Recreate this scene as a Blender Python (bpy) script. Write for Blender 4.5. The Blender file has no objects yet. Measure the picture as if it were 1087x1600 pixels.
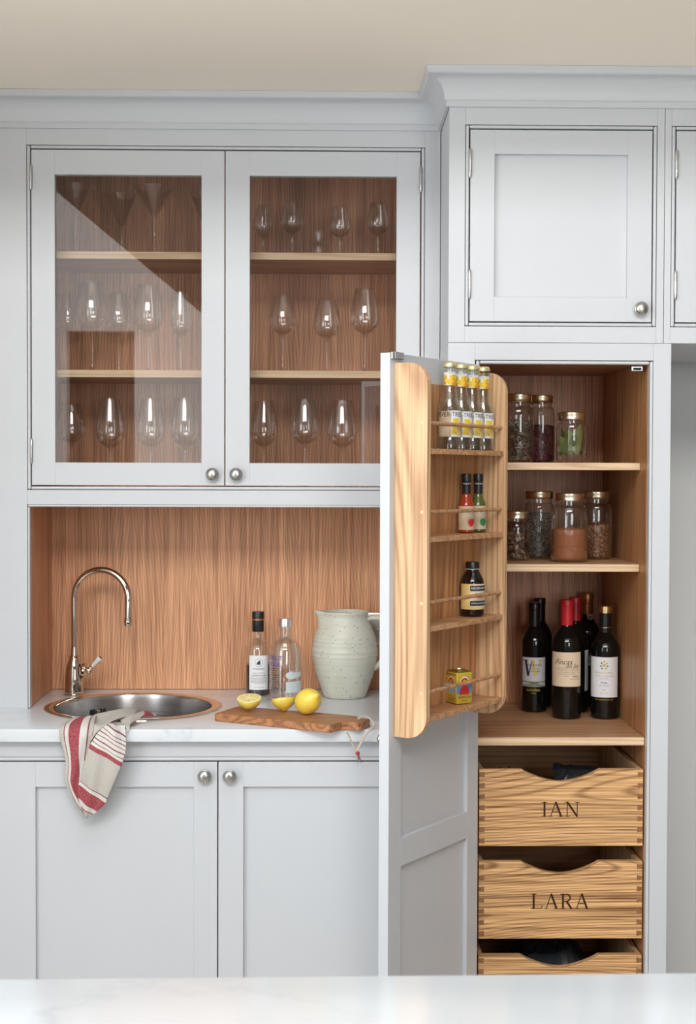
import bpy, bmesh, math, random
from mathutils import Vector, Matrix
R = math.radians
PI = math.pi
rnd = random.Random(7)
SC = bpy.context.scene
COL = SC.collection

# ------------------------------------------------------------------ camera, world, lights, exposure
cam_d = bpy.data.cameras.new('camera')
cam_d.sensor_fit = 'VERTICAL'
cam_d.sensor_height = 36.0
cam_d.lens = 2232.12 / 1600 * 36.0
cam_d.dof.use_dof = True
cam_d.dof.focus_distance = 3.45
cam_d.dof.aperture_fstop = 9.0
cam = bpy.data.objects.new('camera', cam_d)
COL.objects.link(cam)
_r = Vector((0.99983, -0.01783, 0.00298)).normalized()
_f = Vector((0.0179, 0.99953, -0.02487)).normalized()
_u = _r.cross(_f)
cam.matrix_world = Matrix(((_r.x, _u.x, -_f.x, 0), (_r.y, _u.y, -_f.y, -3.18592), (_r.z, _u.z, -_f.z, 1.48636), (0, 0, 0, 1)))
SC.camera = cam

world = bpy.data.worlds.new('world')
SC.world = world
world.use_nodes = True
world.node_tree.nodes['Background'].inputs[0].default_value = (0.80, 0.88, 1.0, 1)
world.node_tree.nodes['Background'].inputs[1].default_value = 0.6

def area(name, loc, target, sx, sy, power, color):
    d = bpy.data.lights.new(name, 'AREA')
    d.shape = 'RECTANGLE'; d.size = sx; d.size_y = sy; d.energy = power; d.color = color
    o = bpy.data.objects.new(name, d); COL.objects.link(o)
    o.location = loc
    o.rotation_euler = (Vector(target) - Vector(loc)).to_track_quat('-Z', 'Y').to_euler()
    return o
# daylight: a high gable window behind the viewer, glazed doors on the left
area('gable_daylight', (-0.40, -6.09, 4.42), (-0.2, 0.0, 1.7), 4.0, 1.5, 222, (1.0, 0.99, 0.975))
area('roof_light_daylight', (0.0, -2.2, 5.30), (0.0, -2.2, 0.0), 2.9, 2.7, 80, (0.70, 0.87, 1.0))
area('garden_door_daylight', (-2.66, -3.0, 1.45), (0.0, -2.2, 1.2), 3.0, 2.2, 92, (0.90, 0.96, 1.0))

area('rear_fill_light', (1.45, -6.09, 1.75), (0.5, 0.0, 1.5), 1.5, 1.9, 60, (0.95, 0.98, 1.0))  # added fill light, brightens the larder interior and the upper fronts

SC.view_settings.view_transform = 'Standard'
SC.view_settings.look = 'None'
SC.view_settings.gamma = 1.0
SC.view_settings.exposure = 0.15
SC.view_settings.use_curve_mapping = False
cy = SC.cycles
cy.use_denoising = True
cy.max_bounces = 10
cy.diffuse_bounces = 5
cy.glossy_bounces = 5
cy.transmission_bounces = 8
cy.transparent_max_bounces = 40
cy.caustics_reflective = False
cy.caustics_refractive = False
cy.sample_clamp_indirect = 4.0

# ------------------------------------------------------------------ material helpers
class NT:
    def __init__(self, name):
        self.m = bpy.data.materials.new(name)
        self.m.use_nodes = True
        self.t = self.m.node_tree
        self.t.nodes.clear()
        self.out = self.t.nodes.new('ShaderNodeOutputMaterial')
    def n(self, typ, **kw):
        nd = self.t.nodes.new(typ)
        for k, v in kw.items():
            setattr(nd, k, v)
        return nd
    def l(self, a, b):
        self.t.links.new(a, b)
    def val(self, sock, v):
        if hasattr(v, 'is_output') or isinstance(v, bpy.types.NodeSocket):
            self.l(v, sock)
        else:
            sock.default_value = v
    def math(self, op, a, b=0.0, clamp=False):
        nd = self.n('ShaderNodeMath', operation=op); nd.use_clamp = clamp
        self.val(nd.inputs[0], a); self.val(nd.inputs[1], b)
        return nd.outputs[0]
    def mix(self, fac, a, b):
        nd = self.n('ShaderNodeMix', data_type='RGBA')
        self.val(nd.inputs[0], fac)
        self.val(nd.inputs[6], a if not isinstance(a, tuple) else (*a[:3], 1))
        self.val(nd.inputs[7], b if not isinstance(b, tuple) else (*b[:3], 1))
        return nd.outputs[2]
    def coords(self, scale, jitter=0.0, kind='Object'):
        tc = self.n('ShaderNodeTexCoord')
        src = tc.outputs[kind]
        if jitter:
            oi = self.n('ShaderNodeObjectInfo')
            cb = self.n('ShaderNodeCombineXYZ')
            for i, k in enumerate((1.0, 2.3, 3.7)):
                self.l(self.math('MULTIPLY', oi.outputs['Random'], jitter * k), cb.inputs[i])
            ad = self.n('ShaderNodeVectorMath', operation='ADD')
            self.l(src, ad.inputs[0]); self.l(cb.outputs[0], ad.inputs[1])
            src = ad.outputs[0]
        mp = self.n('ShaderNodeVectorMath', operation='MULTIPLY')
        self.l(src, mp.inputs[0]); mp.inputs[1].default_value = scale
        return mp.outputs[0]
    def noise(self, vec, scale=1.0, detail=2.0, rough=0.5, out='Fac'):
        nd = self.n('ShaderNodeTexNoise'); self.l(vec, nd.inputs['Vector'])
        nd.inputs['Scale'].default_value = scale; nd.inputs['Detail'].default_value = detail; nd.inputs['Roughness'].default_value = rough
        return nd.outputs[out]
    def ramp(self, fac, stops, interp='LINEAR'):
        nd = self.n('ShaderNodeValToRGB'); self.l(fac, nd.inputs[0])
        cr = nd.color_ramp; cr.interpolation = interp
        while len(cr.elements) < len(stops):
            cr.elements.new(0.5)
        for e, (p, c) in zip(cr.elements, stops):
            e.position = p; e.color = (*c[:3], 1) if isinstance(c, tuple) else (c, c, c, 1)
        return nd.outputs[0]
    def bump(self, h, strength=0.2, dist=0.001):
        nd = self.n('ShaderNodeBump'); self.l(h, nd.inputs['Height'])
        nd.inputs['Strength'].default_value = strength; nd.inputs['Distance'].default_value = dist
        return nd.outputs[0]
    def bsdf(self, color, rough=0.5, metal=0.0, normal=None, coat=0.0, spec=0.5, sss=0.0, coat_rough=0.1):
        b = self.n('ShaderNodeBsdfPrincipled')
        self.val(b.inputs['Base Color'], (*color[:3], 1) if isinstance(color, tuple) else color)
        self.val(b.inputs['Roughness'], rough)
        b.inputs['Metallic'].default_value = metal
        b.inputs['Coat Weight'].default_value = coat
        b.inputs['Coat Roughness'].default_value = coat_rough
        b.inputs['Specular IOR Level'].default_value = spec
        if sss:
            b.inputs['Subsurface Weight'].default_value = sss
            b.inputs['Subsurface Radius'].default_value = (0.01, 0.006, 0.002)
        if normal is not None:
            self.l(normal, b.inputs['Normal'])
        self.l(b.outputs[0], self.out.inputs[0])
        return self.m

def plain(name, color, rough=0.5, metal=0.0, coat=0.0, spec=0.5):
    return NT(name).bsdf(color, rough, metal, None, coat, spec)

def wood(name, axis, dark, light, rings=12.0, across=7.0, along=0.5, rough=0.42, lines=0.5, jitter=5.0, fine=300.0, contrast=1.0, sharp=2.5, streak=0.5, coat=0.0, flame=None):
    """oak: thin dark ring lines that follow the contours of a stretched noise (flat-sawn arches) over fine straight pores"""
    t = NT(name)
    def sc(a, b):
        v = [a, a, a]; v[axis] = b; return tuple(v)
    n1 = t.noise(t.coords(sc(across, along), jitter), 1.0, 1.0, 0.35)
    ph = t.math('MULTIPLY', n1, rings)
    if flame:
        # book-matched veneer: narrow arches repeating every leaf width, the lines steep along the grain
        leaf, fx, fz = flame
        tc = t.n('ShaderNodeTexCoord'); sp = t.n('ShaderNodeSeparateXYZ'); t.l(tc.outputs['Object'], sp.inputs[0])
        wob = t.math('MULTIPLY', t.math('SUBTRACT', t.noise(t.coords(sc(9.0, 2.2)), 1.0, 2.0, 0.5), 0.5), 0.03)
        c = t.math('ADD', t.math('ADD', sp.outputs[(axis + 1) % 3], sp.outputs[(axis + 2) % 3]), wob)
        pp = t.math('PINGPONG', t.math('ADD', c, 20.03), leaf)
        ph = t.math('ADD', t.math('MULTIPLY', pp, fx), t.math('ADD', t.math('MULTIPLY', sp.outputs[axis], fz), t.math('MULTIPLY', n1, 7.0)))
    ring = t.math('ADD', t.math('MULTIPLY', t.math('SINE', t.math('MULTIPLY', ph, 2 * PI)), 0.5), 0.5)
    ring = t.math('POWER', ring, sharp)
    fi = t.noise(t.coords(sc(fine, fine / 60.0), jitter), 1.0, 3.0, 0.65)
    md = t.noise(t.coords(sc(fine * 0.28, fine * 0.28 / 70.0), jitter), 1.0, 2.0, 0.5)
    lg = t.noise(t.coords(sc(4.0, 0.6), jitter), 1.0, 2.0, 0.5)
    f = t.math('ADD', t.math('MULTIPLY', t.math('SUBTRACT', fi, 0.5), 2.3 * streak), t.math('MULTIPLY', t.math('SUBTRACT', md, 0.5), 0.7 * streak))
    f = t.math('ADD', f, t.math('MULTIPLY', t.math('SUBTRACT', lg, 0.5), 0.35))
    # the dark lines break up along the pores
    f = t.math('SUBTRACT', f, t.math('MULTIPLY', t.math('MULTIPLY', ring, t.math('ADD', fi, 0.35)), lines))
    f = t.math('ADD', t.math('MULTIPLY', f, contrast), 0.62 + lines * 0.15, True)
    col = t.mix(f, dark, light)
    return t.bsdf(col, rough, 0.0, t.bump(f, 0.15, 0.0005), coat, 0.4)

def thin_glass(name, tint=(1, 1, 1), ior=1.5, rough=0.0, boost=1.0, edge=3.4):
    t = NT(name)
    tr = t.n('ShaderNodeBsdfTransparent'); tr.inputs[0].default_value = (*tint, 1)
    gl = t.n('ShaderNodeBsdfGlossy'); gl.inputs['Roughness'].default_value = rough; gl.inputs[0].default_value = (1, 1, 1, 1)
    lw = t.n('ShaderNodeLayerWeight'); lw.inputs[0].default_value = 0.5
    fc = t.math('POWER', lw.outputs['Facing'], edge)
    r0 = ((ior - 1) / (ior + 1)) ** 2
    fac = t.math('MULTIPLY', t.math('ADD', t.math('MULTIPLY', fc, 1 - r0), r0), boost, True)
    mx = t.n('ShaderNodeMixShader')
    t.l(fac, mx.inputs[0]); t.l(tr.outputs[0], mx.inputs[1]); t.l(gl.outputs[0], mx.inputs[2])
    t.l(mx.outputs[0], t.out.inputs[0])
    return t.m

M = {}
M['paint'] = plain('painted_timber', (0.570, 0.578, 0.594), 0.40)
def _paint_wall(name, c):
    t = NT(name); n = t.noise(t.coords((90, 90, 90)), 1.0, 3)
    return t.bsdf(c, 0.85, 0.0, t.bump(n, 0.05, 0.0005))
M['ceiling'] = _paint_wall('ceiling_paint', (0.95, 0.86, 0.74))
M['wall'] = _paint_wall('wall_paint', (0.68, 0.68, 0.67))
M['wall_dark'] = _paint_wall('dark_wall_paint', (0.10, 0.085, 0.075))
M['wall_white'] = _paint_wall('white_wall_paint', (0.85, 0.84, 0.83))
M['oak_v'] = wood('oak_vertical', 2, (0.235, 0.078, 0.032), (0.90, 0.475, 0.255), across=3.6, along=0.26, lines=0.26, streak=0.82, sharp=1.6, fine=230, flame=(0.088, 135.0, 13.0))
M['oak_x'] = wood('oak_horizontal', 0, (0.235, 0.092, 0.034), (0.68, 0.385, 0.19), rings=26, across=6, along=0.35, lines=0.34, streak=0.7, fine=205)
M['oak_edge'] = wood('oak_lipping', 0, (0.46, 0.26, 0.13), (0.90, 0.68, 0.44), rings=14, across=16, along=0.6, lines=0.35)
M['oak_rack'] = wood('oak_rack_side', 2, (0.30, 0.125, 0.048), (0.82, 0.55, 0.31), rings=34, across=5, along=0.35, lines=0.42, streak=0.65, sharp=1.8, fine=205)
M['oak_warm'] = wood('oak_warm_vertical', 2, (0.225, 0.078, 0.026), (0.68, 0.355, 0.155), rings=40, across=4, along=0.25, lines=0.34, streak=0.75, sharp=1.6, fine=205)
M['oak_drawer'] = wood('oak_drawer_front', 0, (0.14, 0.044, 0.011), (0.86, 0.505, 0.225), rings=62, across=5.0, along=0.62, lines=0.46, fine=290, sharp=5.0, streak=0.9)
M['oak_end'] = wood('oak_end_grain', 1, (0.16, 0.065, 0.025), (0.36, 0.17, 0.07), rings=6, across=60, along=20, lines=0.4)
M['burnt'] = plain('carved_wood', (0.075, 0.026, 0.010), 0.7)
M['board'] = wood('acacia', 0, (0.12, 0.040, 0.016), (0.56, 0.25, 0.105), rings=14, across=14, along=1.0, lines=0.5)
M['floor'] = wood('floor_boards', 1, (0.60, 0.53, 0.45), (0.86, 0.80, 0.72), rings=7, across=5, along=0.4)
def _quartz():
    t = NT('white_quartz')
    v = t.coords((1, 1, 1))
    n = t.noise(v, 2.6, 6, 0.6)
    w = t.math('ABSOLUTE', t.math('SUBTRACT', n, 0.5))
    vein = t.ramp(w, [(0.0, 1.0), (0.012, 0.35), (0.035, 0.0)])
    msk = t.ramp(t.noise(v, 1.7, 2), [(0.40, 0.0), (0.58, 1.0)])
    fac = t.math('MULTIPLY', t.math('MULTIPLY', vein, msk), 0.55)
    cl = t.mix(t.noise(v, 9, 3), (0.64, 0.655, 0.67), (0.70, 0.712, 0.722))
    return t.bsdf(t.mix(fac, cl, (0.42, 0.45, 0.50)), 0.16, 0.0, None, 0.0, 0.5)
M['quartz'] = _quartz()
M['pane'] = thin_glass('window_pane_glass', (0.955, 0.95, 0.945), 1.78)
M['glass'] = thin_glass('clear_glass', (0.985, 0.985, 0.98), 1.58, 0.0, 1.35, 2.4)
M['jar'] = thin_glass('jar_glass', (0.93, 0.94, 0.935), 1.55, 0.02, 1.4, 2.6)
M['tonic'] = thin_glass('pale_green_bottle_glass', (0.93, 0.95, 0.92), 1.6, 0.02, 1.3)
M['bottle'] = thin_glass('spirit_bottle_glass', (0.95, 0.96, 0.955), 1.6, 0.02, 1.4)
M['nickel'] = plain('polished_nickel', (0.66, 0.58, 0.49), 0.06, 1.0)
M['pewter'] = plain('brushed_pewter', (0.50, 0.48, 0.45), 0.30, 1.0)
M['steel'] = None
def _steel():
    t = NT('brushed_steel')
    n = t.noise(t.coords((3, 3, 400)), 1.0, 2)
    return t.bsdf((0.50, 0.49, 0.48), t.math('ADD', t.math('MULTIPLY', n, 0.14), 0.17), 1.0)
M['steel'] = _steel()
M['hinge'] = plain('hinge_metal', (0.55, 0.54, 0.52), 0.35, 1.0)
M['black'] = plain('black_plastic', (0.012, 0.012, 0.013), 0.35)
M['dark'] = plain('dark_slot', (0.01, 0.01, 0.01), 0.8)
M['porcelain'] = plain('white_porcelain', (0.82, 0.80, 0.76), 0.15, 0, 0.5)
M['gold'] = plain('gold_metal', (0.80, 0.60, 0.28), 0.28, 1.0)
M['lidgold'] = plain('brass_jar_lid', (0.86, 0.76, 0.55), 0.27, 1.0)
M['wineglass'] = plain('dark_wine_bottle_glass', (0.0045, 0.005, 0.0045), 0.06, 0.0, 0.0, 0.5)
M['red_foil'] = plain('red_capsule_foil', (0.55, 0.018, 0.03), 0.35)
M['black_foil'] = plain('black_capsule_foil', (0.008, 0.008, 0.010), 0.32)
M['copper'] = plain('copper_capsule', (0.50, 0.20, 0.09), 0.32, 0.7)
M['white_label'] = plain('white_paper_label', (0.80, 0.80, 0.80), 0.6)
M['cream_label'] = plain('cream_paper_label', (0.80, 0.64, 0.45), 0.6)
M['grey_label'] = plain('pale_grey_label', (0.62, 0.61, 0.63), 0.6)
M['yellow_label'] = plain('yellow_label', (0.76, 0.56, 0.20), 0.55)
M['kraft_label'] = plain('kraft_label', (0.58, 0.45, 0.31), 0.7)
M['ink'] = plain('black_ink', (0.02, 0.02, 0.022), 0.6)
M['ink_grey'] = plain('grey_ink', (0.22, 0.22, 0.24), 0.6)
M['ink_blue'] = plain('blue_ink', (0.02, 0.04, 0.50), 0.5)
M['ink_gold'] = plain('gold_ink', (0.62, 0.47, 0.10), 0.4, 0.4)
M['ink_white'] = plain('white_ink', (0.85, 0.85, 0.85), 0.5)
M['ink_red'] = plain('red_print', (0.55, 0.02, 0.03), 0.5)
M['ink_green'] = plain('green_print', (0.03, 0.22, 0.07), 0.5)
M['ink_olive'] = plain('olive_print', (0.16, 0.18, 0.10), 0.6)
M['frost'] = plain('frosted_label_back', (0.55, 0.62, 0.62), 0.45)
M['damson'] = plain('dark_damson_gin', (0.030, 0.018, 0.015), 0.08)
M['chili_red'] = plain('red_chilli_sauce', (0.33, 0.035, 0.010), 0.10)
M['chili_green'] = plain('green_chilli_sauce', (0.085, 0.10, 0.022), 0.10)
M['brownglass'] = plain('dark_brown_bottle_glass', (0.012, 0.006, 0.004), 0.07)
M['tin_yellow'] = plain('yellow_tin_print', (0.66, 0.47, 0.05), 0.32, 0.25)
M['tin_lid'] = plain('gold_tin_lid', (0.58, 0.48, 0.25), 0.30, 1.0)
M['tin_blue'] = plain('blue_tin_print', (0.10, 0.26, 0.42), 0.35)
M['tin_pale'] = plain('pale_tin_print', (0.62, 0.64, 0.62), 0.35)
# ------------------------------------------------------------------ mesh helpers
def nbm():
    return bmesh.new()

def add_box(bm, x0, x1, y0, y1, z0, z1, bev=0.0, seg=2):
    b = bmesh.new()
    vs = [b.verts.new(p) for p in ((x0, y0, z0), (x1, y0, z0), (x1, y1, z0), (x0, y1, z0), (x0, y0, z1), (x1, y0, z1), (x1, y1, z1), (x0, y1, z1))]
    for f in ((3, 2, 1, 0), (4, 5, 6, 7), (0, 1, 5, 4), (1, 2, 6, 5), (2, 3, 7, 6), (3, 0, 4, 7)):
        b.faces.new([vs[i] for i in f])
    if bev:
        bmesh.ops.bevel(b, geom=b.edges[:], offset=bev, segments=seg, affect='EDGES', profile=0.5)
    merge(bm, b)
    return bm

def merge(bm, b, mat=None):
    if mat is not None:
        bmesh.ops.transform(b, matrix=mat, verts=b.verts[:])
    me = bpy.data.meshes.new('tmp'); b.to_mesh(me); b.free()
    bm.from_mesh(me); bpy.data.meshes.remove(me)
    return bm

def box(x0, x1, y0, y1, z0, z1, bev=0.0, seg=2):
    return add_box(nbm(), x0, x1, y0, y1, z0, z1, bev, seg)

def add_prism(bm, pts, axis, a0, a1):
    """polygon of 2D points extruded along axis (0=x: pts are (y,z); 1=y: pts are (x,z); 2=z: pts are (x,y))"""
    def P(p, a):
        return (a, p[0], p[1]) if axis == 0 else (p[0], a, p[1]) if axis == 1 else (p[0], p[1], a)
    b = bmesh.new()
    v0 = [b.verts.new(P(p, a0)) for p in pts]
    v1 = [b.verts.new(P(p, a1)) for p in pts]
    b.faces.new(v0); b.faces.new(v1[::-1])
    n = len(pts)
    for i in range(n):
        b.faces.new((v0[i], v1[i], v1[(i + 1) % n], v0[(i + 1) % n]))
    bmesh.ops.recalc_face_normals(b, faces=b.faces[:])
    return merge(bm, b)

def add_lathe(bm, prof, seg=32, mat=None, a0=0.0, a1=2 * PI):
    """prof: [(r, z)]"""
    b = bmesh.new()
    full = abs(a1 - a0 - 2 * PI) < 1e-6
    n = seg if full else seg + 1
    rings = []
    for r, z in prof:
        if r < 1e-6 and full:
            rings.append([b.verts.new((0, 0, z))])
        else:
            rings.append([b.verts.new((r * math.cos(a0 + (a1 - a0) * i / seg), r * math.sin(a0 + (a1 - a0) * i / seg), z)) for i in range(n)])
    for q in range(len(rings) - 1):
        A, B = rings[q], rings[q + 1]
        m = n if full else n - 1
        for i in range(m):
            j = (i + 1) % n
            if len(A) == 1 and len(B) == 1:
                continue
            if len(A) == 1:
                b.faces.new((A[0], B[j], B[i]))
            elif len(B) == 1:
                b.faces.new((A[i], A[j], B[0]))
            else:
                b.faces.new((A[i], A[j], B[j], B[i]))
    if full:
        bmesh.ops.recalc_face_normals(b, faces=b.faces[:])
    return merge(bm, b, mat)

def lathe(prof, seg=32, mat=None):
    return add_lathe(nbm(), prof, seg, mat)

def smooth_path(pts, n=8):
    """Catmull-Rom through pts"""
    P = [Vector(p) for p in pts]
    out = []
    for i in range(len(P) - 1):
        p0, p1, p2, p3 = P[max(i - 1, 0)], P[i], P[i + 1], P[min(i + 2, len(P) - 1)]
        for k in range(n):
            t = k / n
            out.append(0.5 * ((2 * p1) + (-p0 + p2) * t + (2 * p0 - 5 * p1 + 4 * p2 - p3) * t * t + (-p0 + 3 * p1 - 3 * p2 + p3) * t ** 3))
    out.append(P[-1])
    return out

def add_tube(bm, path, rad, seg=12, flat=1.0, cap=True):
    P = [Vector(p) for p in path]
    rr = rad if isinstance(rad, (list, tuple)) else [rad] * len(P)
    b = bmesh.new()
    prev = None
    rings = []
    up = None
    for i, p in enumerate(P):
        t = (P[min(i + 1, len(P) - 1)] - P[max(i - 1, 0)]).normalized()
        if up is None:
            up = Vector((0, 1, 0)) if abs(t.y) < 0.9 else Vector((0, 0, 1))
        s = t.cross(up).normalized()
        up = s.cross(t).normalized()
        rings.append([b.verts.new(p + (s * math.cos(2 * PI * k / seg) + up * math.sin(2 * PI * k / seg) * flat) * rr[i]) for k in range(seg)])
    for A, B in zip(rings, rings[1:]):
        for k in range(seg):
            b.faces.new((A[k], A[(k + 1) % seg], B[(k + 1) % seg], B[k]))
    if cap:
        b.faces.new(rings[0][::-1]); b.faces.new(rings[-1])
    bmesh.ops.recalc_face_normals(b, faces=b.faces[:])
    return merge(bm, b)

def mesh_of(name, bm, mat, smooth=True, angle=35):
    me = bpy.data.meshes.new(name)
    bm.normal_update()
    bm.to_mesh(me); bm.free()
    if mat is not None:
        me.materials.append(M[mat] if isinstance(mat, str) else mat)
    if smooth:
        me.shade_smooth()
        try:
            me.set_sharp_from_angle(angle=R(angle))
        except Exception:
            pass
    return me

def obj(name, bm, mat, parent=None, smooth=True, angle=35):
    """one mesh object; with a parent the mesh is in the coordinates of the thing's root"""
    me = bm if isinstance(bm, bpy.types.Mesh) else mesh_of(name, bm, mat, smooth, angle)
    o = bpy.data.objects.new(name, me)
    COL.objects.link(o)
    if parent is not None:
        o.parent = parent
    return o

def tag(o, label=None, cat=None, group=None, kind=None):
    if label: o['label'] = label
    if cat: o['category'] = cat
    if group: o['group'] = group
    if kind: o['kind'] = kind
    return o

def thing(name, loc=(0, 0, 0), label=None, cat=None, group=None, rz=0.0):
    o = bpy.data.objects.new(name, None)
    o.empty_display_size = 0.05
    COL.objects.link(o)
    o.location = loc
    o.rotation_euler = (0, 0, rz)
    return tag(o, label, cat, group)

class Local:
    """builds boxes given in room coordinates as parts of a thing whose root stands at `root.location`"""
    def __init__(self, root):
        self.root = root
        self.off = -Vector(root.location)
    def put(self, name, bm, mat, parent=None, smooth=False, label=None):
        bmesh.ops.translate(bm, vec=self.off, verts=bm.verts[:])
        o = obj(name, bm, mat, parent or self.root, smooth)
        if label: o['label'] = label
        return o

def copy_tree(o, parent=None):
    c = o.copy(); COL.objects.link(c); c.parent = parent
    for ch in list(o.children):
        copy_tree(ch, c)
    return c

def struct(name, bm, mat, smooth=False):
    return tag(obj(name, bm, mat, None, smooth), kind='structure')

# ---- lettering: the built-in vector font turned into flat mesh, optionally wrapped round a bottle
def text_mesh(body, size, squeeze=1.0, shear=0.0):
    cu = bpy.data.curves.new('lettering', 'FONT')
    cu.body = body; cu.size = size; cu.align_x = 'CENTER'; cu.align_y = 'CENTER'; cu.shear = shear
    cu.resolution_u = 2
    ob = bpy.data.objects.new('lettering', cu); COL.objects.link(ob)
    dg = bpy.context.evaluated_depsgraph_get()
    me = bpy.data.meshes.new_from_object(ob.evaluated_get(dg))
    bpy.data.objects.remove(ob); bpy.data.curves.remove(cu)
    for v in me.vertices:
        v.co.x *= squeeze
    me.materials.clear()
    return me

def wrap_text(name, body, size, mat, parent, r, z, ang=0.0, squeeze=1.0, shear=0.0, lift=0.0005):
    """text on a cylinder of radius r, facing -Y at angle `ang`"""
    me = text_mesh(body, size, squeeze, shear)
    for v in me.vertices:
        a = ang + v.co.x / r - PI / 2
        zz = z + v.co.y
        v.co = ((r + lift) * math.cos(a), (r + lift) * math.sin(a), zz)
    me.materials.append(M[mat])
    me.name = name
    return obj(name, me, mat, parent)

def wrap_patch(name, mat, parent, r, z0, z1, ang0, ang1, lift=0.0003, shape=None, seg=24):
    """a paper patch on a cylinder facing -Y; `shape`: optional list of (angle, z) polygon points"""
    bm = nbm()
    if shape:
        ca = sum(a for a, _ in shape) / len(shape); cz = sum(z for _, z in shape) / len(shape)
        P = lambda a, z: bm.verts.new(((r + lift) * math.cos(a - PI / 2), (r + lift) * math.sin(a - PI / 2), z))
        rings = [[P(ca + (a - ca) * k / 3, cz + (z - cz) * k / 3) for a, z in shape] for k in (1, 2, 3)]
        c0 = P(ca, cz); n_ = len(shape)
        for i in range(n_):
            j = (i + 1) % n_
            bm.faces.new((c0, rings[0][i], rings[0][j]))
            for A, B in zip(rings, rings[1:]):
                bm.faces.new((A[i], B[i], B[j], A[j]))
    else:
        rows = []
        for k in range(seg + 1):
            a = ang0 + (ang1 - ang0) * k / seg - PI / 2
            rows.append([bm.verts.new(((r + d) * math.cos(a), (r + d) * math.sin(a), z)) for d, z in ((0, z0), (lift, z0), (lift, z1), (0, z1))])
        for A, B in zip(rows, rows[1:]):
            for i in range(3):
                bm.faces.new((A[i], B[i], B[i + 1], A[i + 1]))
    return obj(name, bm, mat, parent)

def flat_text(name, body, size, mat, parent, origin, ex, ez, squeeze=1.0, shear=0.0, lift=0.0004):
    """text on a flat face; origin, ex (reading direction), ez (up) in the root's coordinates"""
    me = text_mesh(body, size, squeeze, shear)
    ex = Vector(ex); ez = Vector(ez); nn = ex.cross(ez)
    for v in me.vertices:
        v.co = Vector(origin) + ex * v.co.x + ez * v.co.y + nn * lift
    me.materials.append(M[mat])
    return obj(name, me, mat, parent)
# ------------------------------------------------------------------ the room
TOPZ = 2.402
struct('floor', box(-2.7, 2.7, -6.1, 0.70, -0.06, 0.0), 'floor')
struct('ceiling', box(-2.7, 2.7, -0.57, 0.70, TOPZ, TOPZ + 0.06), 'ceiling')
struct('wall_rear', box(-2.7, 2.7, 0.64, 0.70, 0.0, TOPZ), 'wall')
struct('wall_right', box(2.60, 2.66, -6.1, 0.64, 0.0, 5.2), 'wall_dark')
bm = nbm()
add_box(bm, -2.66, -2.60, -1.45, 0.64, 0.0, 5.2)
add_box(bm, -2.66, -2.60, -6.1, -4.55, 0.0, 5.2)
add_box(bm, -2.66, -2.60, -4.55, -1.45, 2.55, 5.2)
struct('wall_left', bm, 'wall_white')
bm = nbm()      # behind the viewer: dark wall with a high opening
add_box(bm, -2.7, 0.70, -6.06, -6.0, 0.0, 3.67)
add_box(bm, 2.20, 2.7, -6.06, -6.0, 0.0, 3.67)
add_box(bm, 0.70, 2.20, -6.06, -6.0, 0.0, 0.80)
add_box(bm, 0.70, 2.20, -6.06, -6.0, 2.70, 3.67)
add_box(bm, -2.7, -2.45, -6.06, -6.0, 3.67, 5.2)
add_box(bm, 1.65, 2.7, -6.06, -6.0, 3.67, 5.2)
struct('wall_front', bm, 'wall_dark')
struct('wall_upper', box(-2.7, 2.7, -0.56, -0.50, TOPZ + 0.06, 5.2), 'ceiling')
bm = nbm()      # high ceiling with a roof light over the island
add_box(bm, -2.7, 2.7, -6.1, -3.6, 5.2, 5.26)
add_box(bm, -2.7, 2.7, -0.8, -0.50, 5.2, 5.26)
add_box(bm, -2.7, -1.5, -3.6, -0.8, 5.2, 5.26)
add_box(bm, 1.5, 2.7, -3.6, -0.8, 5.2, 5.26)
struct('ceiling_high', bm, 'wall_white')
struct('light_block_wall', box(-1.36, -1.27, -0.95, 0.64, 0.0, TOPZ), 'wall_white')  # unseen wall added to keep garden-door light off the dresser's left end
# window bars of the high window and of the garden doors
bm = nbm()
for x in (-2.45, -1.10, 0.24, 1.59):
    add_box(bm, x, x + 0.06, -6.04, -5.98, 3.67, 5.2)
for z in (3.67, 5.14):
    add_box(bm, -2.45, 1.65, -6.04, -5.98, z, z + 0.06)
struct('window_1', bm, 'wall_white')
bm = nbm()
for x in (0.70, 1.42, 2.14):
    add_box(bm, x, x + 0.06, -6.04, -5.98, 0.80, 2.70)
for z in (0.80, 2.64):
    add_box(bm, 0.70, 2.20, -6.04, -5.98, z, z + 0.06)
struct('fill_window_bars', bm, 'wall_white')  # bars of the made-up rear opening in front of the fill light
bm = nbm()
for y in (-4.55, -3.56, -2.54, -1.52):
    add_box(bm, -2.64, -2.58, y, y + 0.07, 0.0, 2.55)
for z in (0.0, 2.48):
    add_box(bm, -2.64, -2.58, -4.55, -1.45, z, z + 0.07)
struct('door_1', bm, 'wall_white')
# white side wall of a stair behind the viewer, its top sloping down, with a dark doorway
bm = nbm()
add_prism(bm, [(-2.59, 0), (-1.656, 0), (-1.656, 2.425), (-1.22, 2.425), (-1.22, 0), (-0.64, 0), (-0.64, 2.42), (-2.59, 4.04)], 1, -5.62, -5.52)
struct('wall_stair', bm, 'wall_white')
struct('pale_reflection_panel', box(0.255, 0.40, -5.62, -5.58, 0.0, 2.11), 'wall_white')  # unseen pale panel, added to reflect as a faint strip in the pane

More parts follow.
